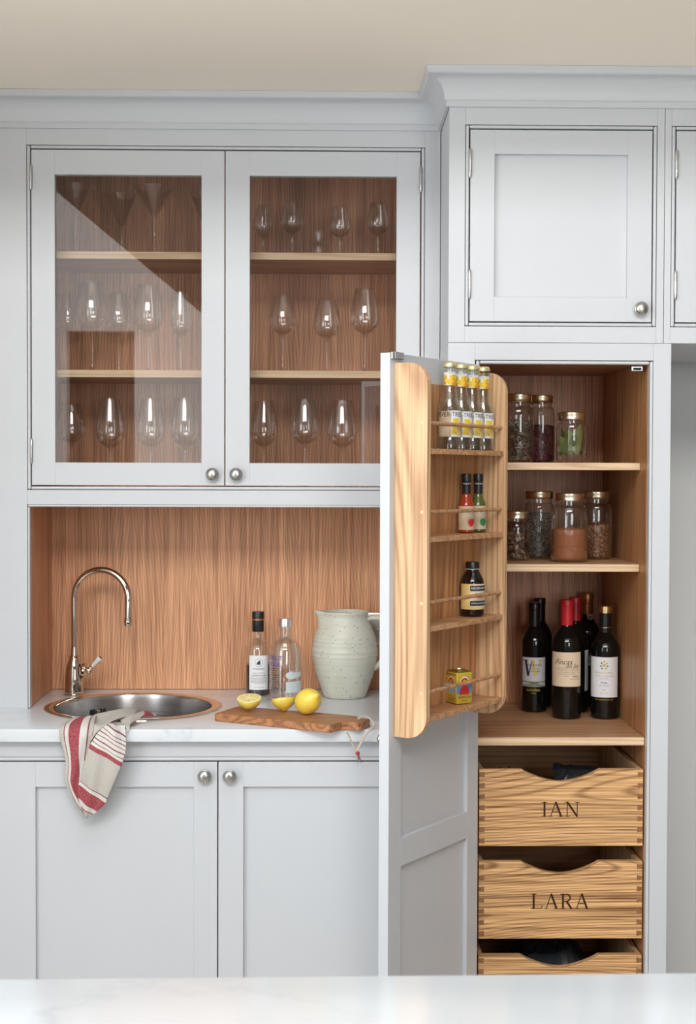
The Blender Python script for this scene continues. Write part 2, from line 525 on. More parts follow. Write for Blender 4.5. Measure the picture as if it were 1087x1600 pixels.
# cornice with a return at the deeper cabinet
prof = [(0.0, 2.3215), (0.007, 2.3215), (0.007, 2.334), (0.0105, 2.336)]
for k in range(9):
    t = k / 8 * PI / 2
    prof.append((0.0115 + 0.036 * (1 - math.cos(t)), 2.338 + 0.046 * math.sin(t)))
prof += [(0.0525, 2.3855), (0.0545, 2.388), (0.0545, 2.4015), (0.0, 2.4015)]
bm = nbm()
rings = []
for o_, z in prof:
    rings.append([bm.verts.new(p) for p in ((-1.27, 0.288 - o_, z), (0.284 - o_, 0.288 - o_, z), (0.284 - o_, 0.061 - o_, z), (1.7, 0.061 - o_, z))])
for A, B in zip(rings, rings[1:]):
    for i in range(3):
        bm.faces.new((A[i], A[i + 1], B[i + 1], B[i]))
bmesh.ops.recalc_face_normals(bm, faces=bm.faces[:])
tr = struct('trim_1', bm, 'paint', True)

# ------------------------------------------------------------------ joinery helpers
def bead_frame(L, x0, x1, z0, z1, y, parent=None, bottom=True, top=True, w=0.0085, depth=0.022):
    """round bead let into a frame opening; x0..z1 is the clear opening inside the bead"""
    for nm, a in (('bead_a', (x0 - w, x0, z0 - (w if bottom else 0), z1 + w)), ('bead_b', (x1, x1 + w, z0 - (w if bottom else 0), z1 + w)), ('bead_c', (x0, x1, z1, z1 + w)), ('bead_d', (x0, x1, z0 - w, z0))):
        if nm == 'bead_d' and not bottom:
            continue
        bm = box(a[0] + 0.0007, a[1] - 0.0004, y - 0.0012, y + depth, a[2] + 0.0007, a[3] - 0.0007, 0.0028, 3)
        L.put('bead', bm, 'paint', parent)

def knob(L, x, y, z, parent, s=1.0):
    pr = [(0, 0.0), (0.0105, 0.0), (0.0105, 0.002), (0.0062, 0.004), (0.0058, 0.011), (0.0105, 0.0135), (0.0152, 0.0150), (0.0158, 0.0165), (0.0150, 0.0180), (0.0138, 0.0186), (0.0132, 0.0196), (0.0105, 0.0224), (0.006, 0.0240), (0, 0.0245)]
    b = lathe([(r * s, h * s) for r, h in pr], 28, Matrix.Translation((x, y, z)) @ Matrix.Rotation(R(90), 4, 'X'))
    return L.put('knob', b, 'pewter', parent, True)

def hinge(L, x, y, z, parent, h=0.054):
    bm = nbm()
    add_lathe(bm, [(0, -0.004), (0.0022, -0.003), (0.0030, 0), (0.0036, 0.001), (0.0036, h / 3 - .0005), (0.0030, h / 3), (0.0036, h / 3 + .0005), (0.0036, 2 * h / 3 - .0005), (0.0030, 2 * h / 3), (0.0036, 2 * h / 3 + .0005), (0.0036, h - 0.001), (0.0030, h), (0.0022, h + 0.003), (0, h + 0.004)], 10, Matrix.Translation((x, y - 0.002, z)))
    return L.put('hinge', bm, 'hinge', parent, True)

def panel_door(L, x0, x1, z0, z1, y, sl, sr, rt, rb, parent=None, mat='paint', panel='paint', thick=0.022, recess=0.011, mids=()):
    """frame-and-panel door leaf, front at y; the leaf's mesh is the frame, the panel or pane a child"""
    bm = nbm()
    bv = 0.0009
    add_box(bm, x0, x0 + sl, y, y + thick, z0, z1, bv)
    add_box(bm, x1 - sr, x1, y, y + thick, z0, z1, bv)
    e = 0.0003
    add_box(bm, x0 + sl - e, x1 - sr + e, y + 0.0001, y + thick, z1 - rt, z1, bv)
    add_box(bm, x0 + sl - e, x1 - sr + e, y + 0.0001, y + thick, z0, z0 + rb, bv)
    for a, b in mids:
        add_box(bm, x0 + sl - e, x1 - sr + e, y + 0.0001, y + thick, a, b, bv)
    d = L.put('door', bm, mat, parent)
    pt = 0.006 if panel == 'paint' else 0.004
    bm = box(x0 + sl - 0.004, x1 - sr + 0.004, y + recess, y + recess + pt, z0 + rb - 0.004, z1 - rt + 0.004)
    L.put('panel' if panel == 'paint' else 'pane', bm, panel, d, False)
    return d
# ------------------------------------------------------------------ glazed dresser cabinet standing on the worktop
YD = 0.288
dres = thing('dresser_cabinet', (-0.21, 0.445, 0.92), 'pale grey glazed dresser cabinet lined in oak, standing on the worktop above the sink', 'cabinet')
L = Local(dres)
DL, DM, DR, DT, DB = -0.7032, -0.2370, 0.2350, 2.2712, 1.4632
NL, NT_, NR = -0.7090, 1.4115, 0.284
L.put('stile', box(-1.265, DL - 0.0115, YD, YD + 0.024, 0.92, 2.322, 0.0006), 'paint')
L.put('stile', box(DR + 0.0115, NR - 0.0006, YD, YD + 0.024, 1.4115, 2.322, 0.0006), 'paint')
L.put('rail', box(DL - 0.0114, DR + 0.0114, YD, YD + 0.024, DT + 0.0115, 2.322, 0.0006), 'paint')
L.put('rail', box(DL - 0.0114, DR + 0.0114, YD, YD + 0.024, NT_ + 0.005, DB - 0.0115, 0.0006), 'paint')
bead_frame(L, DL - 0.0024, DR + 0.0024, DB - 0.0024, DT + 0.0024, YD)
L.put('bead', box(DL - 0.0100, NR - 0.001, YD - 0.001, YD + 0.02, NT_ - 0.0005, NT_ + 0.0045, 0.0018, 2), 'paint')
L.put('bead', box(DL - 0.0102, DL - 0.0055, YD - 0.001, YD + 0.02, 0.921, NT_ - 0.001, 0.0018, 2), 'paint')
# oak carcass
L.put('back_panel', box(-0.74, 0.2835, 0.600, 0.618, 0.921, 2.32), 'oak_v', None, False)
L.put('side_panel', box(-0.735, -0.7135, YD + 0.025, 0.5995, 0.921, NT_ + 0.02), 'oak_v', None, False)
L.put('side_panel', box(-0.735, -0.7135, YD + 0.025, 0.5995, NT_ + 0.0455, 2.30), 'oak_v', None, False)
L.put('side_panel', box(0.262, 0.2832, YD + 0.025, 0.5995, NT_ + 0.0455, 2.30), 'oak_v', None, False)
L.put('bottom_board', box(-0.735, 0.2832, YD + 0.025, 0.5995, NT_ + 0.0205, 1.455), 'oak_x', None, False)
L.put('top_board', box(-0.735, 0.2832, YD + 0.025, 0.5995, 2.3005, 2.318), 'oak_x', None, False)
for z0, z1 in ((2.0195, 2.0370), (1.7290, 1.7470)):
    s = L.put('shelf', box(-0.7130, 0.2615, 0.356, 0.5995, z0, z1), 'oak_x', None, False)
    L.put('lipping', box(-0.7130, 0.2615, 0.348, 0.356, z0, z1, 0.0008), 'oak_edge', s)
d = panel_door(L, DL, DM - 0.0012, DB, DT, YD, 0.0565, 0.0555, 0.0592, 0.0550, None, 'paint', 'pane', recess=0.008)
hinge(L, DL - 0.0006, YD, 2.178, d); hinge(L, DL - 0.0006, YD, 1.518, d)
knob(L, -0.2664, YD, 1.4908, d)
d = panel_door(L, DM + 0.0012, DR, DB, DT, YD, 0.0585, 0.0573, 0.0592, 0.0550, None, 'paint', 'pane', recess=0.008)
hinge(L, DR + 0.0006, YD, 2.178, d); hinge(L, DR + 0.0006, YD, 1.518, d)
knob(L, -0.2091, YD, 1.4908, d)

# ------------------------------------------------------------------ base cabinet under the worktop
YB = 0.030
base = thing('base_cabinet', (-0.25, 0.30, 0.0), 'pale grey base cabinet with two panelled doors under the worktop and sink', 'cabinet')
L = Local(base)
L.put('carcass', box(-1.20, 0.2835, 0.056, 0.598, 0.10, 0.70), 'paint', None, False)
L.put('plinth', box(-1.20, 0.2835, 0.075, 0.095, 0.0, 0.10), 'paint', None, False)
L.put('rail', box(-1.20, 0.2835, YB, YB + 0.024, 0.8525, 0.8918, 0.0006), 'paint')
L.put('bead', box(-1.20, 0.2835, YB - 0.001, YB + 0.02, 0.8437, 0.8518, 0.0026, 3), 'paint')
L.put('stile', box(0.2055, 0.2835, YB, YB + 0.024, 0.10, 0.8430, 0.0006), 'paint')
L.put('stile', box(-1.20, -0.770, YB, YB + 0.024, 0.10, 0.8430, 0.0006), 'paint')
d = panel_door(L, -0.767, -0.2360, 0.11, 0.8408, YB, 0.122, 0.053, 0.0565, 0.06)
knob(L, -0.2633, YB, 0.8109, d)
d = panel_door(L, -0.2332, 0.2035, 0.11, 0.8408, YB, 0.0565, 0.053, 0.0565, 0.06)
knob(L, -0.2071, YB, 0.8108, d)

# worktop with a round cut-out for the sink
SX, SY, SR = -0.462, 0.3165, 0.2155
def holed_slab(x0, x1, y0, y1, z0, z1, cx, cy, r, n=96):
    bm = nbm()
    corners = [(x0, y0), (x1, y0), (x1, y1), (x0, y1)]
    angs = [2 * PI * i / n for i in range(n)]
    ca = [math.atan2(c[1] - cy, c[0] - cx) % (2 * PI) for c in corners]
    outer = []
    for a in angs:
        dx, dy = math.cos(a), math.sin(a)
        t = min([(x1 - cx) / dx if dx > 1e-9 else 1e9, (x0 - cx) / dx if dx < -1e-9 else 1e9, (y1 - cy) / dy if dy > 1e-9 else 1e9, (y0 - cy) / dy if dy < -1e-9 else 1e9])
        outer.append([cx + dx * t, cy + dy * t])
    for c, a0 in zip(corners, ca):
        k = min(range(n), key=lambda i: min(abs(angs[i] - a0), 2 * PI - abs(angs[i] - a0)))
        outer[k] = list(c)
    def ring(pts, z): return [bm.verts.new((p[0], p[1], z)) for p in pts]
    inner = [(cx + r * math.cos(a), cy + r * math.sin(a)) for a in angs]
    oT, oB, iT, iB = ring(outer, z1), ring(outer, z0), ring(inner, z1), ring(inner, z0)
    for i in range(n):
        j = (i + 1) % n
        bm.faces.new((iT[i], oT[i], oT[j], iT[j])); bm.faces.new((oB[i], iB[i], iB[j], oB[j]))
        bm.faces.new((oT[i], oB[i], oB[j], oT[j])); bm.faces.new((iB[i], iT[i], iT[j], iB[j]))
    bmesh.ops.recalc_face_normals(bm, faces=bm.faces[:])
    edges = [e for e in bm.edges if all(abs(v.co.y - y0) < 1e-6 and abs(v.co.z - z1) < 1e-6 for v in e.verts)]
    bmesh.ops.bevel(bm, geom=edges, offset=0.002, segments=2, affect='EDGES', profile=0.5)
    return bm
wt = obj('worktop', holed_slab(-1.25, 0.2825, 0.0, 0.5995, 0.8925, 0.92, SX, SY, 0.205), 'quartz', None, True)
tag(wt, 'white quartz worktop with a round cut-out for the sink', 'worktop')

# ------------------------------------------------------------------ cupboards over the larder and over the recess
YT = 0.061
def top_cupboard(x0, x1, dx0, dx1, label, with_knob):
    t = thing('top_cupboard', ((x0 + x1) / 2, 0.33, 1.7912), label, 'cupboard')
    L = Local(t)
    z0, z1 = 1.7916, 2.322
    ZB, ZT = 1.8396, 2.2718
    L.put('carcass', box(x0 + 0.001, x1 - 0.001, 0.0865, 0.62, z0, z1), 'paint', None, False)
    L.put('stile', box(x0 + 0.0006, dx0 - 0.0115, YT, YT + 0.024, z0, z1, 0.0006), 'paint')
    L.put('stile', box(dx1 + 0.0115, x1 - 0.0006, YT, YT + 0.024, z0, z1, 0.0006), 'paint')
    L.put('rail', box(dx0 - 0.0114, dx1 + 0.0114, YT, YT + 0.024, ZT + 0.0115, z1, 0.0006), 'paint')
    L.put('rail', box(dx0 - 0.0114, dx1 + 0.0114, YT, YT + 0.024, z0, ZB - 0.0115, 0.0006), 'paint')
    bead_frame(L, dx0 - 0.0024, dx1 + 0.0024, ZB - 0.0024, ZT + 0.0024, YT)
    d = panel_door(L, dx0, dx1, ZB, ZT, YT, 0.0552, 0.0555, 0.0545, 0.0555)
    hinge(L, dx0 - 0.0006, YT, 2.166, d, 0.060); hinge(L, dx0 - 0.0006, YT, 1.893, d, 0.060)
    if with_knob:
        knob(L, 0.7206, YT, 1.8684, d)
    return t
top_cupboard(0.284, 0.7747, 0.3328, 0.7462, 'pale grey panelled cupboard with pewter knob above the open larder', True)
top_cupboard(0.7747, 1.60, 0.8015, 1.5520, 'pale grey cupboard cut off at the picture edge, above the empty recess', False)

# ------------------------------------------------------------------ larder
lar = thing('larder_cabinet', (0.5505, 0.33, 0.0), 'tall pale grey larder with oak interior, open door rack and oak drawers', 'cabinet')
L = Local(lar)
X0, X1 = 0.3570, 0.7440
L.put('stile', box(0.2845, X0 - 0.0115, YT, YT + 0.024, 0.02, 1.7908, 0.0006), 'paint')
L.put('stile', box(X1 + 0.0085, 0.7930, YT, YT + 0.024, 0.02, 1.7908, 0.0006), 'paint')
L.put('rail', box(X0 - 0.0114, X1 + 0.0084, YT, YT + 0.024, 1.7425 + 0.0095, 1.7908, 0.0006), 'paint')
bead_frame(L, X0 - 0.001, X1 - 0.0, 0.03, 1.7425, YT, None, False)
L.put('outer_side', box(0.2846, 0.3010, 0.0855, 0.63, 0.0, 1.7908), 'paint', None, False)
L.put('outer_side', box(0.7770, 0.7930, 0.0855, 0.63, 0.0, 1.7908), 'paint', None, False)
L.put('side_panel', box(X0 - 0.020, X0 - 0.0005, YT + 0.0245, 0.602, 0.02, 1.755), 'oak_v', None, False)
L.put('side_panel', box(X1 + 0.0005, X1 + 0.020, YT + 0.0245, 0.602, 0.02, 1.755), 'oak_warm', None, False)
L.put('back_panel', box(X0 - 0.02, X1 + 0.02, 0.6025, 0.620, 0.02, 1.755), 'oak_v', None, False)
L.put('top_board', box(X0 - 0.02, X1 + 0.02, YT + 0.0245, 0.602, 1.7555, 1.772), 'oak_x', None, False)
L.put('bottom_board', box(X0, X1, YT + 0.0245, 0.602, 0.02, 0.04), 'oak_x', None, False)
for z0, z1, y0 in ((1.5030, 1.5200, 0.150), (1.2645, 1.2820, 0.150), (0.8680, 0.8860, 0.0835)):
    s = L.put('shelf', box(X0 + 0.0003, X1 - 0.0003, y0 + 0.008, 0.602, z0, z1), 'oak_x', None, False)
    L.put('lipping', box(X0 + 0.0003, X1 - 0.0003, y0, y0 + 0.008, z0, z1, 0.0008), 'oak_edge', s)
bm = nbm()
add_box(bm, 0.7080, 0.7350, 0.088, 0.112, 1.7300, 1.7420, 0.0015)
c = L.put('magnet_catch', bm, 'hinge')
L.put('magnet', box(0.7125, 0.7305, 0.0865, 0.090, 1.7325, 1.7375), 'dark', c)

# the open door, hinged on the sink side, with its oak rack
A0 = R(34.6)
EU = Vector((-math.sin(A0), -math.cos(A0), 0)); EN = Vector((math.cos(A0), -math.sin(A0), 0))
HP = Vector((0.3566, 0.055, 0.0))
DOORM = Matrix(((EU.x, EN.x, 0, HP.x), (EU.y, EN.y, 0, HP.y), (0, 0, 1, 0), (0, 0, 0, 1)))   # (u, n, z) -> room
def dput(name, bm, mat, parent=None, smooth=False):
    bmesh.ops.transform(bm, matrix=DOORM, verts=bm.verts[:])
    bmesh.ops.recalc_face_normals(bm, faces=bm.faces[:])
    return L.put(name, bm, mat, parent, smooth)
DW, TH = 0.386, 0.0235
bm = nbm()
bv = 0.0010
add_box(bm, 0.0, 0.0500, -TH, 0, 0.035, 1.740, bv)
add_box(bm, DW - 0.0500, DW, -TH, 0, 0.035, 1.740, bv)
for a, b in ((1.684, 1.740), (0.6715, 0.7310), (0.035, 0.100)):
    add_box(bm, 0.0498, DW - 0.0498, -TH, -0.0001, a, b, bv)
ldoor = dput('door', bm, 'paint')
for a, b in ((0.727, 1.688), (0.096, 0.6755)):
    dput('panel', box(0.046, DW - 0.046, -0.0155, -0.0095, a, b), 'paint', ldoor, False)
bm = nbm()
add_box(bm, DW - 0.045, DW - 0.012, -0.002, 0.006, 1.728, 1.7425, 0.001)
dput('latch_plate', bm, 'hinge', ldoor)
dput('latch_bolt', box(DW - 0.0115, DW - 0.003, -0.0005, 0.0045, 1.727, 1.7415, 0.0008), 'pewter', ldoor)
kb = lathe([(0, 0), (0.0115, 0), (0.0115, 0.002), (0.0062, 0.004), (0.0058, 0.011), (0.0115, 0.0135), (0.0152, 0.015), (0.0158, 0.0165), (0.015, 0.018), (0.0138, 0.0186), (0.0115, 0.0224), (0.006, 0.024), (0, 0.0245)], 28, Matrix.Translation((0.348, -TH, 0.9350)) @ Matrix.Rotation(R(90), 4, 'X'))
dput('knob', kb, 'pewter', ldoor, True)
for z in (1.62, 0.95, 0.2):
    dput('hinge', lathe([(0, 0), (0.004, 0), (0.004, 0.06), (0, 0.06)], 10, Matrix.Translation((-0.004, -TH - 0.001, z))), 'hinge', ldoor)
# rack
RD, U0, U1 = 0.0785, 0.3680, 0.0150
def rack_side(u, th, z0, z1):
    rT = 0.046
    pts = [(0.0006, z0), (RD - rT, z0)]
    for k in range(1, 9):
        t = k / 8 * PI / 2
        pts.append((RD - rT + rT * math.sin(t), z0 + rT - rT * math.cos(t)))
    for k in range(9):
        t = k / 8 * PI / 2
        pts.append((RD - rT + rT * math.cos(t), z1 - rT + rT * math.sin(t)))
    pts.append((0.0006, z1))
    return add_prism(nbm(), pts, 0, u, u + th)
dput('rack_side', rack_side(U0 - 0.014, 0.014, 0.9495, 1.7195), 'oak_rack', ldoor)
dput('rack_side', rack_side(U1, 0.010, 0.9535, 1.7195), 'oak_rack', ldoor)
dput('rack_back', box(U1 + 0.0102, U0 - 0.0142, 0.0006, 0.007, 0.980, 1.684), 'oak_warm', ldoor, False)
RACKZ = (1.5440, 1.3630, 1.1790, 0.9935)
for z in RACKZ:
    dput('rack_shelf', box(U1 + 0.0102, U0 - 0.0142, 0.0072, RD - 0.005, z - 0.0110, z, 0.0008), 'oak_x', ldoor)
for z in (1.5960, 1.4140, 1.2280, 1.0435):
    dput('rail_rod', add_tube(nbm(), [(U1 + 0.008, RD - 0.012, z), (U0 - 0.006, RD - 0.012, z)], 0.0042, 12), 'oak_x', ldoor, True)
    dput('dowel_plug', lathe([(0, 0), (0.0036, 0), (0.0036, 0.0006), (0, 0.0008)], 14, Matrix.Translation((U0 - 0.0001, RD - 0.012, z)) @ Matrix.Rotation(R(90), 4, 'Y')), 'oak_edge', ldoor)

# drawers with carved names and dovetailed corners
def letter_strokes(ch):
    """strokes in a unit-high cell: (x0,z0,x1,z1,width); returns (strokes, advance)"""
    tk, tn, sf = 0.155, 0.075, 0.055
    def serif(x, z, w=0.26): return (x - w / 2, z, x + w / 2, z, sf)
    if ch == 'I':
        return [(0.18, 0, 0.18, 1, tk), serif(0.18, 0.02, 0.34), serif(0.18, 0.98, 0.34)], 0.36
    if ch == 'L':
        return [(0.18, 0, 0.18, 1, tk), serif(0.18, 0.98, 0.34), (0.02, 0.03, 0.68, 0.03, tn), (0.68, 0.0, 0.71, 0.24, tn)], 0.76
    if ch == 'A':
        return [(0.10, 0, 0.42, 1, tn), (0.42, 1, 0.76, 0, tk), (0.22, 0.34, 0.64, 0.34, tn), serif(0.10, 0.02), serif(0.76, 0.02, 0.30)], 0.88
    if ch == 'N':
        return [(0.16, 0, 0.16, 1, tn), (0.16, 1, 0.78, 0, tk), (0.78, 0, 0.78, 1, tn), serif(0.16, 0.02), serif(0.10, 0.98, 0.22), serif(0.78, 0.98)], 0.92
    if ch == 'R':
        st = [(0.18, 0, 0.18, 1, tk), serif(0.18, 0.02, 0.34), (0.02, 0.97, 0.42, 0.97, tn), (0.18, 0.50, 0.42, 0.50, tn), (0.40, 0.50, 0.72, 0.0, tk), serif(0.76, 0.02, 0.2)]
        pr = None
        for k in range(7):
            a = PI / 2 - k / 6 * PI
            p = (0.42 + 0.22 * math.cos(a), 0.735 + 0.235 * math.sin(a))
            if pr: st.append((*pr, *p, 0.12))
            pr = p
        return st, 0.84
def carve(front, text, cx, z0, h, width, yf):
    cells = [letter_strokes(c) for c in text]
    gap = 0.10
    tot = sum(a for _, a in cells) + gap * (len(cells) - 1)
    sx = width / tot
    b = bmesh.new()
    x = cx - width / 2
    for st, adv in cells:
        for x0, a0, x1, a1, w in st:
            p = Vector((x + x0 * sx, z0 + a0 * h)); q = Vector((x + x1 * sx, z0 + a1 * h))
            dr = (q - p).normalized(); nn = Vector((-dr.y, dr.x)) * (w * h / 2)
            p = p - dr * 0.0006; q = q + dr * 0.0006
            jy = rnd.uniform(0, 0.00012)
            dep = 0.0012 + w * h * 0.42 + jy
            out = yf - 0.001 - jy
            vs = []
            for e in (p, q):
                vs.append([b.verts.new((e.x + nn.x * 1.15, out, e.y + nn.y * 1.15)), b.verts.new((e.x - nn.x * 1.15, out, e.y - nn.y * 1.15)), b.verts.new((e.x, yf + dep, e.y))])
            A, B = vs
            b.faces.new((A[0], A[1], A[2])); b.faces.new((B[2], B[1], B[0]))
            for i in range(3):
                b.faces.new((A[i], B[i], B[(i + 1) % 3], A[(i + 1) % 3]))
        x += (adv + gap) * sx
    bmesh.ops.recalc_face_normals(b, faces=b.faces[:])
    me = bpy.data.meshes.new('cutter'); b.to_mesh(me); b.free()
    me.materials.append(M['burnt'])
    co = bpy.data.objects.new('cutter', me); COL.objects.link(co)
    co.location = front.location
    md = front.modifiers.new('carve', 'BOOLEAN'); md.operation = 'DIFFERENCE'; md.solver = 'EXACT'; md.object = co; md.use_self = True
    md.material_mode = 'TRANSFER'
    dg = bpy.context.evaluated_depsgraph_get(); dg.update()
    new = bpy.data.meshes.new_from_object(front.evaluated_get(dg))
    front.modifiers.clear()
    if len(new.polygons) > 20:
        front.data = new
    bpy.data.objects.remove(co)

DX0, DX1, YF = 0.3622, 0.7402, 0.078
def drawer(z0, z1, text, tz, th, tw, label):
    e = bpy.data.objects.new('drawer', None); COL.objects.link(e); e.parent = lar
    e['label'] = label
    pts = [(DX0, z0), (DX1, z0), (DX1, z1), (0.6400, z1)]
    cx, hw, dp = 0.5498, 0.0900, 0.0285
    for k in range(1, 16):
        t = k / 16
        s = 1 - abs(2 * t - 1)
        x = cx + hw - 2 * hw * t
        u = (x - cx) / hw
        pts.append((x, z1 - dp * (math.cos(u * PI / 2) ** 0.85) * (1 - 0.10 * abs(u))))
    pts += [(cx - hw, z1), (DX0, z1)]
    bm = add_prism(nbm(), pts, 1, YF, YF + 0.016)
    bmesh.ops.translate(bm, vec=L.off, verts=bm.verts[:])
    fr = obj('drawer_front', bm, 'oak_drawer', None, False)
    if text:
        carve(fr, text, 0.5500 + L.off.x, tz + L.off.z, th, tw, YF + L.off.y)
    fr.parent = e
    for xa, xb in ((DX0, DX0 + 0.011), (DX1 - 0.011, DX1)):
        L.put('drawer_side', box(xa, xb, YF + 0.0162, 0.56, z0, z1 - 0.001, 0.0006), 'oak_rack', e)
    L.put('drawer_back', box(DX0 + 0.0112, DX1 - 0.0112, 0.545, 0.5598, z0, z1 - 0.001), 'oak_x', e, False)
    L.put('drawer_bottom', box(DX0 + 0.0112, DX1 - 0.0112, YF + 0.0162, 0.5448, z0 + 0.006, z0 + 0.014), 'oak_x', e, False)
    n = 7
    for i in range(n):
        zc = z0 + 0.012 + (z1 - z0 - 0.024) * i / (n - 1)
        h1, h2 = 0.0062, 0.0044
        for s, xe in ((1, DX0), (-1, DX1)):
            b = add_prism(nbm(), [(xe - s * 0.0004, zc - h2), (xe + s * 0.0125, zc - h1), (xe + s * 0.0125, zc + h1), (xe - s * 0.0004, zc + h2)], 1, YF - 0.0006, YF + 0.010)
            L.put('dovetail', b, 'oak_end', e, False)
    return e
drawer(0.6365, 0.8136, 'IAN', 0.7045, 0.0335, 0.0875, 'uppermost oak drawer, carved with a three-letter name')
drawer(0.4215, 0.6000, 'LARA', 0.4905, 0.0345, 0.1345, 'middle oak drawer, carved with a four-letter name')
drawer(0.2040, 0.3825, None, 0, 0, 0, 'lowest oak drawer, half hidden by the island')
# ------------------------------------------------------------------ island in the foreground
isl = thing('kitchen_island', (0.1, -2.1, 0.0), 'kitchen island with white veined quartz top along the bottom of the picture', 'island', rz=0.0168)
obj('island_top', box(-1.5, 1.5, -0.49, 0.523, 0.890, 0.920, 0.003), 'quartz', isl)
obj('island_body', box(-1.42, 1.42, -0.42, 0.46, 0.0, 0.889), 'paint', isl, False)

# ------------------------------------------------------------------ sink
snk = thing('round_sink', (SX, SY, 0.92), 'round stainless steel sink let into the worktop', 'sink')
pr = [(SR, 0.0004), (SR, 0.0022), (0.2120, 0.0034), (0.1960, 0.0030), (0.1915, 0.0005)]
obj('rim', lathe([(0.1915, -0.002)] + pr[::-1] + [(0.207, 0.0002)], 96), 'nickel', snk)
wall = [(0.1912, 0.0004), (0.1895, -0.010), (0.1880, -0.110)]
for k in range(1, 8):
    t = k / 7 * PI / 2
    wall.append((0.188 - 0.045 * (1 - math.cos(t)), -0.110 - 0.045 * math.sin(t)))
wall += [(0.045, -0.158), (0.040, -0.162)]
obj('bowl', lathe(wall, 96), 'steel', snk)
obj('drain', lathe([(0.041, -0.1615), (0.036, -0.1600), (0.030, -0.164), (0.0, -0.165)], 32), 'pewter', snk)
ov = None
for k, da in enumerate((-0.105, -0.060, 0.045, 0.095)):
    a = R(126) - da
    b = box(-0.0032, 0.0032, -0.0012, 0.0012, -0.0095, 0.0095, 0.0010)
    bmesh.ops.transform(b, matrix=Matrix.Translation((0.1877 * math.cos(a), 0.1877 * math.sin(a), -0.040)) @ Matrix.Rotation(a + PI / 2, 4, 'Z'), verts=b.verts[:])
    obj('overflow_slot', b, 'dark', snk)
a = R(126)
obj('overflow_screw', lathe([(0, 0.0), (0.006, 0.0), (0.005, 0.003), (0, 0.0045)], 16, Matrix.Translation((0.1885 * math.cos(a), 0.1885 * math.sin(a), -0.038)) @ Matrix.Rotation(a + PI, 4, 'Z') @ Matrix.Rotation(R(90), 4, 'Y')), 'nickel', snk)

# ------------------------------------------------------------------ tap
tap = thing('kitchen_tap', (-0.6395, 0.505, 0.92), 'polished nickel swan-neck tap with white porcelain lever behind the sink', 'tap')
obj('base_ring', lathe([(0, 0.0), (0.0280, 0.0), (0.0283, 0.003), (0.0245, 0.005), (0.0245, 0.0065), (0.0252, 0.008), (0.0245, 0.011), (0.0228, 0.012)], 40), 'nickel', tap)
obj('tap_body', lathe([(0.0238, 0.0118), (0.0240, 0.030), (0.0234, 0.048), (0.0213, 0.066), (0.0175, 0.082), (0.0133, 0.093), (0.0112, 0.097), (0.0128, 0.0985), (0.0132, 0.1005), (0.0120, 0.1025), (0.0098, 0.103), (0.0092, 0.108), (0.0084, 0.118), (0.0078, 0.124)], 40), 'nickel', tap)
dirx = Vector((math.cos(R(-14)), math.sin(R(-14)), 0))
rad, cz = 0.0745, 0.2505
path = [(0, 0, 0.120), (0, 0, 0.17), (0, 0, 0.21)]
for k in range(25):
    t = PI - k / 24 * (PI + 0.02)
    path.append(tuple(dirx * (rad + rad * math.cos(t)) + Vector((0, 0, cz + rad * math.sin(t)))))
e0 = Vector(path[-1])
path += [tuple(e0 + Vector((-0.0005, 0, -0.022))), tuple(e0 + Vector((-0.0010, 0, -0.048)))]
nP = len(path)
obj('spout', add_tube(nbm(), path, [0.0074 + 0.0016 * min(1, i / nP * 1.2) for i in range(nP)], 20), 'nickel', tap)
ae = Vector(path[-1])
obj('aerator', lathe([(0.0084, 0.003), (0.0100, 0.001), (0.0108, -0.001), (0.0100, -0.004), (0.0112, -0.006), (0.0112, -0.009), (0.0095, -0.012), (0.0095, -0.018), (0.0080, -0.019), (0.0075, -0.012), (0, -0.012)], 28, Matrix.Translation(ae)), 'nickel', tap)
lv = obj('lever_joint', lathe([(0, 0.010), (0.0110, 0.012), (0.0110, 0.022), (0.0205, 0.0240), (0.0222, 0.0275), (0.0205, 0.0315), (0.0095, 0.034), (0.0075, 0.036), (0.0090, 0.039), (0.0085, 0.043), (0.006, 0.046), (0, 0.047)], 28, Matrix.Translation((0, 0, 0.064)) @ Matrix.Rotation(R(-8), 4, 'Z') @ Matrix.Rotation(R(90), 4, 'Y')), 'nickel', tap)
mt = Matrix.Translation((0.0405, -0.006, 0.066)) @ Matrix.Rotation(R(42), 4, 'Y') @ Matrix.Rotation(R(12), 4, 'X')
obj('lever_stem', lathe([(0, 0), (0.0045, 0.0), (0.0045, 0.004), (0.0062, 0.006), (0.0062, 0.008), (0.0045, 0.010), (0.0052, 0.0125), (0, 0.0125)], 20, mt), 'nickel', lv)
obj('porcelain_handle', lathe([(0, 0.0122), (0.0048, 0.0122), (0.0052, 0.016), (0.0072, 0.036), (0.0080, 0.043), (0.0074, 0.0452), (0, 0.0453)], 24, mt), 'porcelain', lv)
obj('handle_cap', lathe([(0.0064, 0.0452), (0.0064, 0.0462), (0.0045, 0.0475), (0.0020, 0.0480), (0, 0.0480)], 20, mt), 'nickel', lv)

